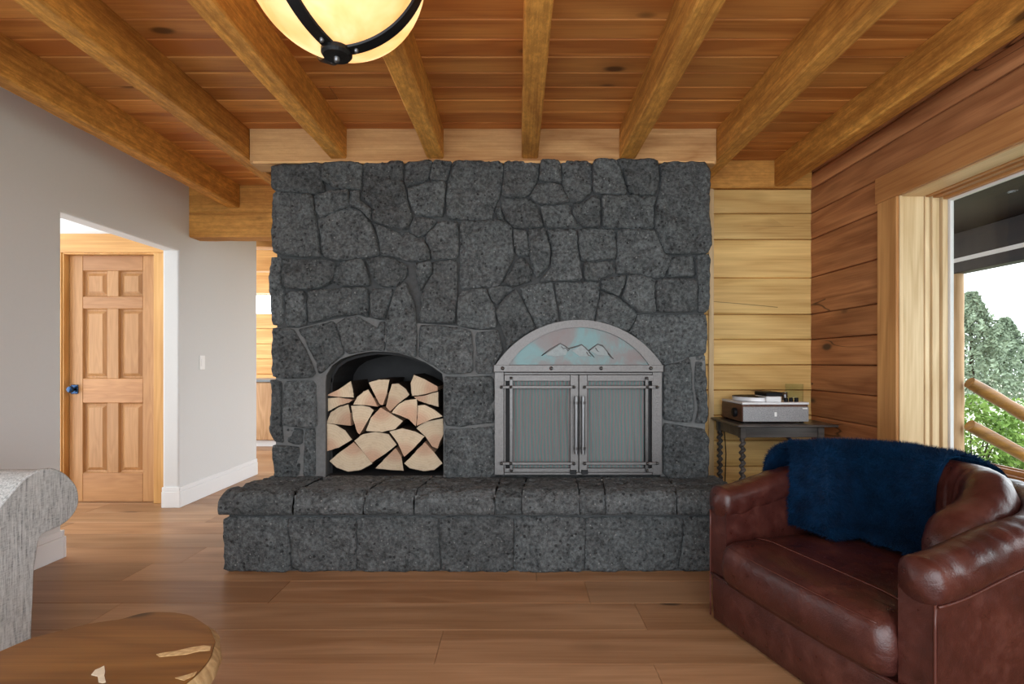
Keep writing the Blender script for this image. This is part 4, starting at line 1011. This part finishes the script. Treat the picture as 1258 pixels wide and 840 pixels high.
# ------------------------------------------------------------------ leather barrel armchair
ANG = math.atan2(.29, .956)
ch = empty('leather_armchair', (.87, 2.31, 0), ANG); tag(ch, 'oxblood leather barrel armchair facing into the room', 'armchair')
CW, CD, RB, AT = .95, .88, .42, .105
Ls, Rc, Lb = CD-RB, RB-AT/2, CW-2*RB
QA = Rc*math.pi/2; TT = 2*Ls+2*QA+Lb
def upath(s):
    """U-shaped centre line of arms and back: returns (u, v), outward normal (nu, nv)"""
    if s < Ls: return (s, AT/2), (0, -1)
    s2 = s-Ls
    if s2 < QA:
        a = s2/Rc; return (CD-RB+Rc*math.sin(a), RB-Rc*math.cos(a)), (math.sin(a), -math.cos(a))
    s3 = s2-QA
    if s3 < Lb: return (CD-AT/2, RB+s3), (1, 0)
    s4 = s3-Lb
    if s4 < QA:
        a = s4/Rc; return (CD-RB+Rc*math.cos(a), CW-RB+Rc*math.sin(a)), (math.cos(a), math.sin(a))
    return (Ls-(s4-QA), CW-AT/2), (0, 1)
def sm(t): t = min(max(t, 0), 1); return t*t*(3-2*t)
def htop(s):
    q = min(s, TT-s); return .605+.065*sm(q/.42)+.05*sm((q-.34)/.5)
def ctop(s):
    return min(.66+.115*sm((s-.30)/.10), .64+.135*sm((TT-s-.22)/.5))
def cpt(s, n, z):
    (u, v), (nu, nv) = upath(min(max(s, 0), TT)); e = 0
    if s < 0: u += s
    if s > TT: u -= (s-TT)
    return (u+nu*n, -(v+nv*n), z)
def rr(u0, u1, v0, v1, rf, rb_, n=8):
    pts = []
    for (cu, cv, r, a0) in ((u0+rf, v0+rf, rf, math.pi), (u1-rb_, v0+rb_, rb_, 1.5*math.pi), (u1-rb_, v1-rb_, rb_, 0), (u0+rf, v1-rf, rf, .5*math.pi)):
        k = n if a0 in (math.pi, .5*math.pi) else n*2
        for i in range(k+1):
            a = a0+.5*math.pi*i/k; pts.append((cu+r*math.cos(a), cv+r*math.sin(a)))
    return pts
def loft(layers, box_, rf, rb_, name, mat, dense_front=0, bulge=0.0, noisea=0.0, seed=1.0):
    rings = []
    for (z, ins) in layers:
        u0, u1, v0, v1 = box_; p = rr(u0+ins, u1-ins, v0+ins, v1-ins, max(rf-ins*.3, .005), max(rb_-ins, .01))
        q = []
        for i in range(len(p)):
            a, b_ = p[i], p[(i+1)%len(p)]; m_ = max(1, int(math.hypot(b_[0]-a[0], b_[1]-a[1])/.05)) if False else 1
            q.append(a)
        # subdivide the straight front edge so that it can bow outwards
        a, b_ = p[-1], p[0]
        for k in range(1, 12): q.append((a[0]+(b_[0]-a[0])*k/12, a[1]+(b_[1]-a[1])*k/12))
        out_ = []
        for (u, v) in q:
            t = (v-v0)/(v1-v0); fr_ = max(0, 1-(u-u0)/.25); u2 = u-bulge*math.sin(math.pi*min(max(t,0),1))*fr_*fr_
            zn = noisea*noise.noise((u*6+seed, v*6, z*8)); out_.append((u2, -v, z+zn))
        rings.append(out_)
    g = MB(); n = len(rings[0])
    for r in rings: g.add(r, [])
    for i in range(len(rings)-1):
        for k in range(n): g.f.append((i*n+k, i*n+(k+1)%n, (i+1)*n+(k+1)%n, (i+1)*n+k)); g.m.append(0)
    g.f += [tuple(reversed(range(n))), tuple((len(rings)-1)*n+k for k in range(n))]; g.m += [0, 0]
    return autosmooth(fixn(g.build(name, mat, ch)), 60)
loft([(.006,.012),(.012,.004),(.10,.0),(.190,.0),(.205,.004),(.212,.02)], (0, CD, 0, CW), .02, RB, 'base', M['leather'])
# outer shell under the pads
def sweep(name, sec, s0, s1, n, mat, endr=0.0, wr=None):
    """sec(s) -> list of (n, z); ends shrink to a rounded nose over endr metres"""
    rings = []
    for i in range(n+1):
        s = s0+(s1-s0)*i/n; p = sec(s); c_ = (sum(q[0] for q in p)/len(p), sum(q[1] for q in p)/len(p)); k = 1.0
        if endr > 0:
            e = min(s-s0, s1-s)/endr
            k = math.sqrt(max(0, 1-(1-min(e,1))**2))*.94+.06
        rings.append([cpt(s, c_[0]+(a-c_[0])*k, c_[1]+(b_-c_[1])*k) for a, b_ in p])
    g = MB(); m_ = len(rings[0])
    for r in rings: g.add(r, [])
    for i in range(n):
        for j in range(m_): g.f.append((i*m_+j, i*m_+(j+1)%m_, (i+1)*m_+(j+1)%m_, (i+1)*m_+j)); g.m.append(0)
    g.f += [tuple(range(m_)), tuple(n*m_+j for j in reversed(range(m_)))]; g.m += [0, 0]
    return autosmooth(fixn(g.build(name, mat, ch)), 55)
w_ = AT/2
sweep('shell', lambda s: [(-w_, .208), (-w_, htop(s)-.10), (-w_*.9, htop(s)-.06), (w_*.9, htop(s)-.06), (w_, htop(s)-.10), (w_+.004, .40), (w_, .208)], 0, TT, 90, M['leather'])
def padsec(s):
    h = htop(s); r = []
    for k in range(22):
        a = 2*math.pi*k/22; c_, d_ = math.cos(a), math.sin(a)
        wn = .004*noise.noise((s*16, k*.5, 2.0))+.0013*math.sin(s*95+2*math.sin(s*13))*max(0, d_)*sm((abs(s-TT/2)-.3)/.4)
        r.append((.003+(w_+.013)*math.copysign(abs(c_)**.75, c_)+wn, h-.068+.068*math.copysign(abs(d_)**.8, d_)+wn))
    return r
sweep('arm_pad', padsec, -.018, TT+.018, 160, M['leather'], .034)
# welts
for s_ in (-.002, TT+.002): MB().tube([cpt(s_, w_-.002, z) for z in np.linspace(.02, .49, 8)], .004, 6).build('front_welt', M['piping'], ch, smooth=True)
MB().tube([cpt(s, w_+.006, htop(s)-.118) for s in np.linspace(0, TT, 70)], .004, 6).build('side_welt', M['piping'], ch, smooth=True)
MB().tube([(-.006-.012*math.sin(math.pi*(v/CW)), -v, .212) for v in np.linspace(.02, CW-.02, 24)], .008, 8).build('base_welt', M['leather'], ch, smooth=True)
# seat cushion
SB = (-.045, .62, AT+.004, CW-AT-.004)
lay = [(.216,.03),(.222,.012),(.245,.0),(.30,-.004),(.345,.0),(.372,.010),(.388,.026),(.398,.055),(.406,.10),(.412,.16),(.416,.22),(.418,.28)]
loft(lay, SB, .05, .30, 'seat_cushion', M['leather'], bulge=.012, noisea=.002)
def seatz(ins):
    for (z0, i0), (z1, i1) in zip(lay[:-1], lay[1:]):
        if i0 <= ins <= i1: return z0+(z1-z0)*(ins-i0)/(i1-i0)
    return .418
MB().tube([(.118, -v, seatz(min(.13, v-SB[2], SB[3]-v))+.004) for v in np.linspace(SB[2]+.03, SB[3]-.03, 26)], .0028, 6).build('seat_seam', M['piping'], ch, smooth=True)
MB().tube([(SB[0]+.012-.010*math.sin(math.pi*(v-SB[2])/(SB[3]-SB[2])), -v, .377) for v in np.linspace(SB[2]+.035, SB[3]-.035, 26)], .0025, 6).build('seat_seam', M['piping'], ch, smooth=True)
# loose curved back cushion
def cushsec(s, ex=0.0):
    h = ctop(s); r = []
    zc, hh, hw2 = (.395+h)/2, (h-.395)/2, .085
    for k in range(28):
        a = 2*math.pi*k/28; c_, d_ = math.cos(a), math.sin(a)
        low = max(0, -(d_+.15)); gat = .010*math.sin(s*70+3*math.sin(s*9))*low*(1 if c_ < .3 else .2)
        gat += .006*noise.noise((s*20, k*.7, 4.0))
        r.append((-.135+(hw2+ex)*math.copysign(abs(c_)**.8, c_)-gat, zc+(hh+ex)*math.copysign(abs(d_)**.72, d_)))
    return r
sweep('back_cushion', cushsec, .345, TT-.27, 120, M['leather'], .10)

# blue fur throw over the back
PROF = [(.36,.432),(.29,.437),(.245,.462),(.246,.53),(.247,.60),(.243,.68),(.226,.745),(.192,.784),(.135,.799),(.07,.79),(.01,.768),(-.05,.735),(-.088,.66),(-.092,.55)]   # (inwards, height) at the back
def cat(pts, t):
    m_ = len(pts)-1; x = min(max(t, 0), 1)*m_; i = min(int(x), m_-1); f = x-i
    p0, p1, p2, p3 = pts[max(i-1,0)], pts[i], pts[i+1], pts[min(i+2,m_)]
    return tuple(.5*((2*p1[k])+(-p0[k]+p2[k])*f+(2*p0[k]-5*p1[k]+4*p2[k]-p3[k])*f*f+(-p0[k]+3*p1[k]-3*p2[k]+p3[k])*f**3) for k in range(2))
S0, S1 = .335, 1.205
def throwpt(a, t, off=0.0):
    rag = .03*noise.noise((t*5, 7.0, 0))
    sR = S1 + rag + (-.02 if t > .55 else -.02*(1-t/.55)); sL = S0 + .012*noise.noise((t*6, 1.0, 0))
    s = sL+(sR-sL)*max(0, a-.10)/.90 + .012*min(a/.10, 1); n_, z = cat(PROF, t); k = ctop(max(s, .40))-ctop(TT/2)
    z2 = z + k*sm((z-.45)/.35)
    wv = .010*noise.noise((s*6, t*5, 3.0)) + .005*noise.noise((s*17, t*14, 8.0))
    n2 = n_ + wv + off
    if n2 > .26 and s < .75: n2 = .26+(n2-.26)*sm((s-.42)/.33)
    if n2 > .058: n2 = .058+(n2-.058)*sm(a/.10)          # closes over the end of the cushion
    return Vector(cpt(s, -n2, z2+wv*.5+(off if .4 < t < .75 else 0)))
tw = empty('fur_throw', (.87, 2.31, 0), ANG); tag(tw, 'deep blue shaggy fur throw draped over the leather armchair back', 'throw')
ga, gt = 56, 64
g = MB(); g.grid(lambda a, t: throwpt(a, t), ga, gt); nb_ = len(g.v)
g.grid(lambda a, t: throwpt(a, t, -.010), ga, gt)
hide = fixn(g.build('hide', M['fur'], tw, smooth=True))
rg = np.random.RandomState(5); NF = 70000; fv = np.zeros((NF*3, 3), np.float32)
tabl = np.array([[throwpt(i/120, j/120) for j in range(121)] for i in range(121)])
ta = np.gradient(tabl, axis=0); tt_ = np.gradient(tabl, axis=1); nr = np.cross(tt_, ta); nr /= np.linalg.norm(nr, axis=2, keepdims=True)+1e-9
mid_ = tabl[60, 40]; sgn = 1 if nr[60, 40].dot(np.array([-1, 0, 0])) > 0 else -1; nr *= sgn
ia_, it_ = rg.uniform(0, 119.99, NF), rg.uniform(0, 119.99, NF)
i0, j0 = ia_.astype(int), it_.astype(int); fa, ft = (ia_-i0)[:, None], (it_-j0)[:, None]
def lerp2(A): return A[i0,j0]*(1-fa)*(1-ft)+A[i0+1,j0]*fa*(1-ft)+A[i0,j0+1]*(1-fa)*ft+A[i0+1,j0+1]*fa*ft
bp, bn = lerp2(tabl), lerp2(nr); dn = np.array([0, 0, -1.0])
ln_ = rg.uniform(.014, .030, NF)[:, None]; dirv = bn*1.0+dn*.55+rg.normal(0, .42, (NF, 3)); dirv /= np.linalg.norm(dirv, axis=1, keepdims=True)
sd_ = np.cross(dirv, rg.normal(0, 1, (NF, 3))); sd_ /= np.linalg.norm(sd_, axis=1, keepdims=True)+1e-9; sd_ *= .0013
fv[0::3] = bp-sd_; fv[1::3] = bp+sd_; fv[2::3] = bp+dirv*ln_
fm = bpy.data.meshes.new('fur_pile'); fm.vertices.add(NF*3); fm.vertices.foreach_set('co', fv.ravel()); fm.loops.add(NF*3); fm.loops.foreach_set('vertex_index', np.arange(NF*3, dtype=np.int32))
fm.polygons.add(NF); fm.polygons.foreach_set('loop_start', np.arange(0, NF*3, 3, dtype=np.int32)); fm.polygons.foreach_set('loop_total', np.full(NF, 3, np.int32)); fm.update(); fm.validate()
fm.materials.append(M['fur']); fo = bpy.data.objects.new('fur_pile', fm); COL.objects.link(fo); fo.parent = tw; fo['kind'] = 'stuff'

# ------------------------------------------------------------------ grey sofa with rolled arm
so = empty('sofa', (-2.2, .95, 0)); tag(so, 'light grey linen sofa with a rolled arm by the plaster wall', 'sofa')
SOL = so.location.copy()
scr = [(1.66,.02),(1.66,.40),(1.672,.52),(1.70,.615),(1.731,.662),(1.761,.690),(1.813,.734),(1.866,.756),(1.921,.754),(1.972,.727),(2.008,.690),(2.031,.654),(2.038,.607),(2.028,.575),(2.001,.550),(1.962,.536),(1.915,.532),(1.885,.528),(1.866,.508),(1.856,.453),(1.847,.397),(1.844,.317),(1.838,.20),(1.835,.02)]
def densify(p, n=3):
    out_ = []
    m_ = len(p)
    for i in range(m_-1):
        for k in range(n): out_.append(tuple(cat(p, (i+k/n)/(m_-1))))
    out_.append(p[-1]); return out_
def sofa_arm(flip, y_mirror=None):
    d_ = densify(scr)
    if flip: d_ = [(y_mirror*2-a, b_) for a, b_ in d_]
    ym = sum(p[0] for p in d_)/len(d_); zm = sum(p[1] for p in d_)/len(d_)
    g = MB().prism(d_, 'x', -2.62, -1.762).build('arm', M['fabric'], None); autosmooth(fixn(g), 40); under(g, so, SOL)
    f = [(ym+(a-ym)*.955, zm+(b_-zm)*.975 if b_ > .05 else b_) for a, b_ in d_]
    p = MB().prism(f, 'x', -1.7618, -1.750).build('arm_front', M['fabric'], None); autosmooth(fixn(p), 40); under(p, so, SOL)
    w = MB().tube([(-1.757, ym+(a-ym)*.985, zm+(b_-zm)*.988) for a, b_ in d_[2:-2]], .0075, 8).build('arm_piping', M['fabric'], None, smooth=True); under(w, so, SOL)
sofa_arm(False); sofa_arm(True, .93)
under(boxobj('base', -2.60, -1.80, .20, 1.66, .02, .25, M['fabric'], None, .02), so, SOL)
under(boxobj('back_rest', -2.64, -2.36, .03, 1.83, .02, .74, M['fabric'], None, .06), so, SOL)
for (a, b_) in ((.205, .928), (.932, 1.655)):
    under(boxobj('seat_cushion', -2.36, -1.775, a, b_, .252, .44, M['fabric'], None, .04), so, SOL); under(boxobj('back_cushion', -2.355, -2.15, a, b_, .442, .80, M['fabric'], None, .06), so, SOL)

# ------------------------------------------------------------------ live edge coffee table
TZC = .43
tip = [(-1.330,1.24),(-1.299,1.285),(-1.281,1.341),(-1.245,1.375),(-1.195,1.416),(-1.150,1.436),(-1.119,1.448),(-1.085,1.479),(-1.045,1.488),(-.994,1.485),(-.940,1.466),(-.894,1.438),(-.850,1.405),(-.818,1.369),(-.790,1.335),(-.773,1.303),(-.757,1.262),(-.747,1.22),(-.745,1.184),(-.749,1.154),(-.755,1.05),(-.735,.9),(-.745,.75),(-.80,.62),(-.90,.55),(-1.05,.53),(-1.20,.56),(-1.32,.66),(-1.38,.82),(-1.385,1.0),(-1.36,1.14)]
ct_ = empty('coffee_table', (-1.05, 1.0, 0)); tag(ct_, 'live edge burl slab coffee table in front of the sofa', 'coffee table'); CTL = ct_.location.copy()
tc_ = Vector((-1.05, 1.02)); dp_ = densify(tip+[tip[0]], 4)[:-1]
def ring(z, off, amp):
    r = []
    for i, p in enumerate(dp_):
        d_ = (Vector(p)-tc_).normalized(); q = off+amp*noise.noise((p[0]*22, p[1]*22, z*30)); r.append((p[0]+d_.x*q, p[1]+d_.y*q, z))
    return r
top = ring(TZC, 0, 0.003)
m_ = len(top); g = MB().add(top+[(p[0], p[1], TZC-.002) for p in top], [tuple(range(m_))]+[(k, m_+k, m_+(k+1)%m_, (k+1)%m_) for k in range(m_)])
under(fixn(g.build('slab_top', M['slab'], None)), ct_, CTL)
rgs = [ring(TZC-.0021, .001, .003), ring(TZC-.018, .014, .010), ring(TZC-.04, .016, .010), ring(TZC-.062, .002, .008), ring(TZC-.064, -.03, 0)]
g = MB()
for r in rgs: g.add(r, [])
for i in range(len(rgs)-1):
    for k in range(m_): g.f.append((i*m_+k, i*m_+(k+1)%m_, (i+1)*m_+(k+1)%m_, (i+1)*m_+k)); g.m.append(0)
g.f.append(tuple((len(rgs)-1)*m_+k for k in range(m_))); g.m.append(0)
under(autosmooth(fixn(g.build('live_edge', M['slab_edge'], None)), 50), ct_, CTL)
def zpt(px, py): d_ = FPX*(CAMZ-TZC)/(py-V0); return ((px-U0)*d_/FPX, d_)
for kf, pp in enumerate(([(112,829),(117,823),(122,821),(128,818),(129,825),(128,830),(130,838),(126,839),(121,838),(120,831)], [(192,804),(200,802),(215,800),(232,796),(250,793),(259,794),(258,799),(245,800),(228,804),(206,806),(196,807)], [(215,833),(230,829),(242,825),(239,830),(226,836)])):
    q = [zpt(*p) for p in pp]; o = MB().prism(q, 'z', TZC-.001, TZC+.0012).build('burl_fill_and_sheen', M['slab_edge'] if kf else M['quartz'], None); fixn(o); under(o, ct_, CTL)  # one pale void fill; long streaks are reflections of light painted as raised patches
for (x, y) in ((-1.0, 1.25), (-1.22, 1.02), (-.92, .95), (-1.05, .72)):
    under(autosmooth(MB().tube([(x+(x+1.05)*.25, y+(y-1.0)*.2, .0), (x, y, TZC-.06)], [.022, .034], 12).build('leg', M['slab_edge'], None)), ct_, CTL)

# ------------------------------------------------------------------ hanging alabaster bowl lamp
LX, LY, LZ = -.530, 1.50, 2.325; RBW, DB = .258, .250
lp = empty('bowl_pendant_lamp', (LX, LY, LZ)); tag(lp, 'glowing alabaster bowl pendant lamp with black iron straps', 'lamp')
def bowlr(t): return RBW*math.sin(t)**.96, -DB*math.cos(t)
pf = [(max(.0005, bowlr(t)[0]), bowlr(t)[1]) for t in np.linspace(.002, math.pi/2, 40)]
MB().lathe(pf, n=72).build('glass_bowl', M['alabaster'], lp, smooth=True)
MB().tube([(RBW*math.cos(a), RBW*math.sin(a), .004) for a in np.linspace(0, 2*math.pi, 49)[:-1]], .008, 8, True).build('rim_ring', M['black_metal'], lp, smooth=True)
for ang in (122, 246, 357):
    a = math.radians(ang); pr = [(bowlr(t)[0]+.004*math.sin(t), bowlr(t)[1]-.006) for t in np.linspace(.05, math.pi/2-.05, 26)]+[(RBW+.02, .02), (RBW+.028, .06), (RBW+.012, .085)]
    n_ = len(pr); v = []; f = []
    er, et = Vector((math.cos(a), math.sin(a), 0)), Vector((-math.sin(a), math.cos(a), 0))
    for i, (r, z) in enumerate(pr):
        a0, a1 = pr[max(i-1,0)], pr[min(i+1,n_-1)]; tg_ = Vector((a1[0]-a0[0], a1[1]-a0[1])).normalized(); nn = Vector((tg_.y, -tg_.x)); wd = .021 if i < n_-3 else .012
        c_ = er*r+Vector((0,0,z)); on = er*nn.x+Vector((0,0,nn.y))
        v += [c_+et*wd, c_-et*wd, c_-et*wd*.9+on*.006, c_+et*wd*.9+on*.006]
    for i in range(n_-1):
        for k in range(4): f.append((i*4+k, i*4+(k+1)%4, (i+1)*4+(k+1)%4, (i+1)*4+k))
    f += [(0,1,2,3), tuple((n_-1)*4+k for k in (3,2,1,0))]
    st_ = autosmooth(fixn(mesh_obj('strap', v, f, M['black_metal'], lp)))
    MB().tube([er*(RBW+.014)+Vector((0,0,.083)), er*.03+Vector((0,0,.235))], .005, 8).build('suspension_rod', M['black_metal'], lp, smooth=True)
    MB().lathe([(.0001,-.012),(.005,-.011),(.0065,-.006),(.0065,0)], tuple(er*.058+Vector((0,0,-DB-.004))), 12).build('strap_bolt', M['steel'], st_, smooth=True)
MB().lathe([(.0001,-.032),(.038,-.030),(.044,-.022),(.044,-.010),(.0001,-.008)], (0,0,-DB+.004), 28).build('centre_boss', M['black_metal'], lp)
MB().lathe([(.0001,-.046),(.006,-.045),(.0085,-.038),(.0085,-.026)], (0,0,-DB+.004), 14).build('centre_bolt', M['steel'], lp, smooth=True)
MB().lathe([(.0001,.20),(.03,.205),(.04,.235),(.02,.25),(.009,.252),(.009,.27),(.06,.272),(.065,.283),(.0001,.284)], (0,0,0), 24).build('canopy', M['black_metal'], lp)
for k in range(3):
    a = math.radians(40+120*k); l = bpy.data.lights.new('bulb', 'POINT'); l.energy = .40; l.color = (1.0, .80, .55); l.shadow_soft_size = .028
    lo = bpy.data.objects.new('bulb', l); COL.objects.link(lo); lo.parent = lp; lo.location = (.11*math.cos(a), .11*math.sin(a), -.06)

# ------------------------------------------------------------------ kitchen glimpsed past the chimney
kw = MB().box(-4.6, -.2, 8.36, 8.42, 0, 1.94).box(-4.6, -.2, 8.36, 8.42, 2.26, ZC).build('wall_far', M['pine_x']); tag(kw, 'bright pine log wall at the far end of the kitchen', 'wall', kind='structure')
for k in range(8):
    log_course('log', 'x', -4.6, -.2, k*.242, k*.242+.2415, 8.2, .155, M['pine_x'], kw)
log_course('log', 'x', -4.6, -.2, 2.265, ZC-.002, 8.2, .155, M['pine_x'], kw)
w2 = boxobj('window_2', -4.4, -.4, 8.27, 8.275, 1.945, 2.262, M['pane'], None, 0); tag(w2, 'high strip window over the far kitchen log wall', 'window', kind='structure')
kc = MB().box(-4.6, -.2, 4.41, 8.42, ZC+.03, ZC+.08).build('ceiling_kitchen', M['white']); tag(kc, 'pale ceiling of the kitchen', 'ceiling', kind='structure')
for (y, nm) in ((5.35, 'nearer kitchen ceiling beam seen past the chimney edge'), (6.75, 'farther kitchen ceiling beam seen past the chimney edge')):
    roughbeam('kitchen_beam', -4.55, -.25, y, y+.13, 2.36, ZC+.028, M['pine_x'], nm, 'beam', 'kitchen beams')
tp = boxobj('trim_3', XL-.10, XL-.03, 5.2915, 5.315, 0, 2.18, M['pine_z'], None, .003); tag(tp, 'pine trim on the end of the plaster wall', 'trim', kind='structure')
kcb = empty('kitchen_cabinet', (-3.6, 7.0, 0)); tag(kcb, 'wooden kitchen cabinet with grey worktop seen past the chimney', 'cabinet')
MB().box(-.62, .5, 0, .6, .09, .885, .003).build('body', M['cabinet'], kcb); MB().box(-.60, .48, .05, .58, 0, .089).build('plinth', M['white'], kcb)
for (a, b_) in ((-.61, -.06), (-.055, .49)):
    d_ = MB().box(a, b_, -.02, -.0005, .10, .875, .003).build('cabinet_door', M['cabinet'], kcb); MB().tube([(b_-.05, -.04, .70), (b_-.05, -.04, .82)], .006, 8).build('handle', M['black_metal'], d_)
MB().box(-.66, .53, -.035, .62, .886, .925, .004).build('worktop', M['counter'], kcb)

# ------------------------------------------------------------------ porch and garden outside the window
gd = MB().box(2.39, 70, -25, 90, -1.0, -.9).build('ground', M['ground']); tag(gd, 'pale dry lawn outside the window', 'ground', kind='structure')
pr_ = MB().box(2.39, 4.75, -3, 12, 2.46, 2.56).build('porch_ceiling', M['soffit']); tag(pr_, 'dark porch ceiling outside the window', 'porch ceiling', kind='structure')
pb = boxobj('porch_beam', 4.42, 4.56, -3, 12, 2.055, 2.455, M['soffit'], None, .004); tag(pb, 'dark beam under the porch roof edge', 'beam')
MB().box(-.079, -.0705, -7.4, 7.4, -.095, -.055).build('lit_edge_strip', M['white'], pb)  # lit board edge as white, shaded beam as near-black: light put into colour
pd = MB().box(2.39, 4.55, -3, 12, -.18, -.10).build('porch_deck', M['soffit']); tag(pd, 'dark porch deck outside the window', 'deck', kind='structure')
def logtube(name, a, b_, r, mat, label, cat, group=None):
    a, b_ = Vector(a), Vector(b_); pts = [a.lerp(b_, t) for t in np.linspace(0, 1, 24)]; mid_ = (a+b_)/2
    rs_ = [r*(1+.07*noise.noise((t*4, r*90, a.z))) for t in np.linspace(0, 6, 24)]; rs_[0] *= .93; rs_[-1] *= .93
    o = autosmooth(MB().tube([p-mid_ for p in pts], rs_, 14).build(name, mat, None, mid_)); return tag(o, label, cat, group)
logtube('porch_post', (4.49, 5.24, -.9), (4.49, 5.24, 2.054), .062, M['post'], 'peeled log porch post just outside the window', 'post')
logtube('stair_rail', (4.50, 5.10, .955), (7.1, 4.85, -.70), .062, M['rail'], 'upper peeled log stair rail sloping down from the porch post', 'rail', 'log stair rails')
logtube('stair_rail', (4.50, 5.10, .530), (7.1, 4.85, -1.0), .062, M['rail'], 'lower peeled log stair rail sloping down from the porch post', 'rail', 'log stair rails')

def foliage(name, cen, rad, n, size, mat, parent, seed, cone=False):
    r = np.random.RandomState(seed); k = n
    if cone:
        t = r.uniform(0, 1, k)**.8; a = r.uniform(0, 2*math.pi, k); lump = 1+.25*np.sin(a*5+t*17)+.15*np.sin(a*11-t*31)
        rr_ = (1-t*.93)*lump*np.sqrt(r.uniform(.35, 1, k)); p = np.stack([cen[0]+rad[0]*rr_*np.cos(a), cen[1]+rad[1]*rr_*np.sin(a), cen[2]+rad[2]*t], 1)
    else:
        d_ = r.normal(0, 1, (k, 3)); d_ /= np.linalg.norm(d_, axis=1, keepdims=True); m_ = np.cbrt(r.uniform(.25, 1, k))*(1+.3*np.sin(d_[:, 0]*9+seed)*np.cos(d_[:, 2]*8))
        p = np.array(cen)+d_*m_[:, None]*np.array(rad); p[:, 2] = np.maximum(p[:, 2], -.9)
    u = r.normal(0, 1, (k, 3)); u /= np.linalg.norm(u, axis=1, keepdims=True); w = np.cross(u, r.normal(0, 1, (k, 3))); w /= np.linalg.norm(w, axis=1, keepdims=True)
    s = size*r.uniform(.6, 1.4, k)[:, None]; V = np.stack([p-u*s, p+w*s*.45, p+u*s, p-w*s*.45], 1).reshape(-1, 3)
    o = mesh_obj(name, V-np.array(parent.location), [(4*i, 4*i+1, 4*i+2, 4*i+3) for i in range(k)], mat, parent); o['kind'] = 'stuff'; return o
def tree(x, y, h, r, label, seed):
    t = empty('conifer_tree', (x, y, -.9)); tag(t, label, 'tree')
    MB().tube([(0,0,0), (0,0,h*.9)], [.14, .03], 8).build('trunk', M['bark'], t)
    foliage('needles', (x, y, -.75), (r, r, h), 9000, .11, M['needles'], t, seed, True)
tree(22.6, 25.5, 5.4, 2.3, 'tall grey green conifer beyond the lawn', 1)
tree(29.5, 31.0, 4.6, 2.4, 'lower conifer beside the tall one beyond the lawn', 2)
tree(24.6, 20.5, 2.6, 1.1, 'short conifer right in front of the lower one', 3)
def shrub(x, y, r, h, label, seed):
    t = empty('garden_shrub', (x, y, -.9)); tag(t, label, 'shrub', 'garden shrubs')
    g = MB()
    for k in range(7):
        a = k*.9; g.tube([(0,0,0), (r*.45*math.cos(a), r*.45*math.sin(a), h*.75)], [.02, .006], 5)
    g.build('stems', M['bark'], t); foliage('leaves', (x, y, -.9+h*.55), (r, r, h*.5), 3500, .045, M['leaves'], t, seed)
shrub(7.1, 8.0, .75, 1.45, 'leafy green shrub between the log stair rails', 11)
shrub(8.9, 8.6, .8, 1.35, 'leafy green shrub beside the first one past the stair', 12)
shrub(7.75, 6.7, .6, 1.0, 'low green shrub under the lower stair rail', 13)
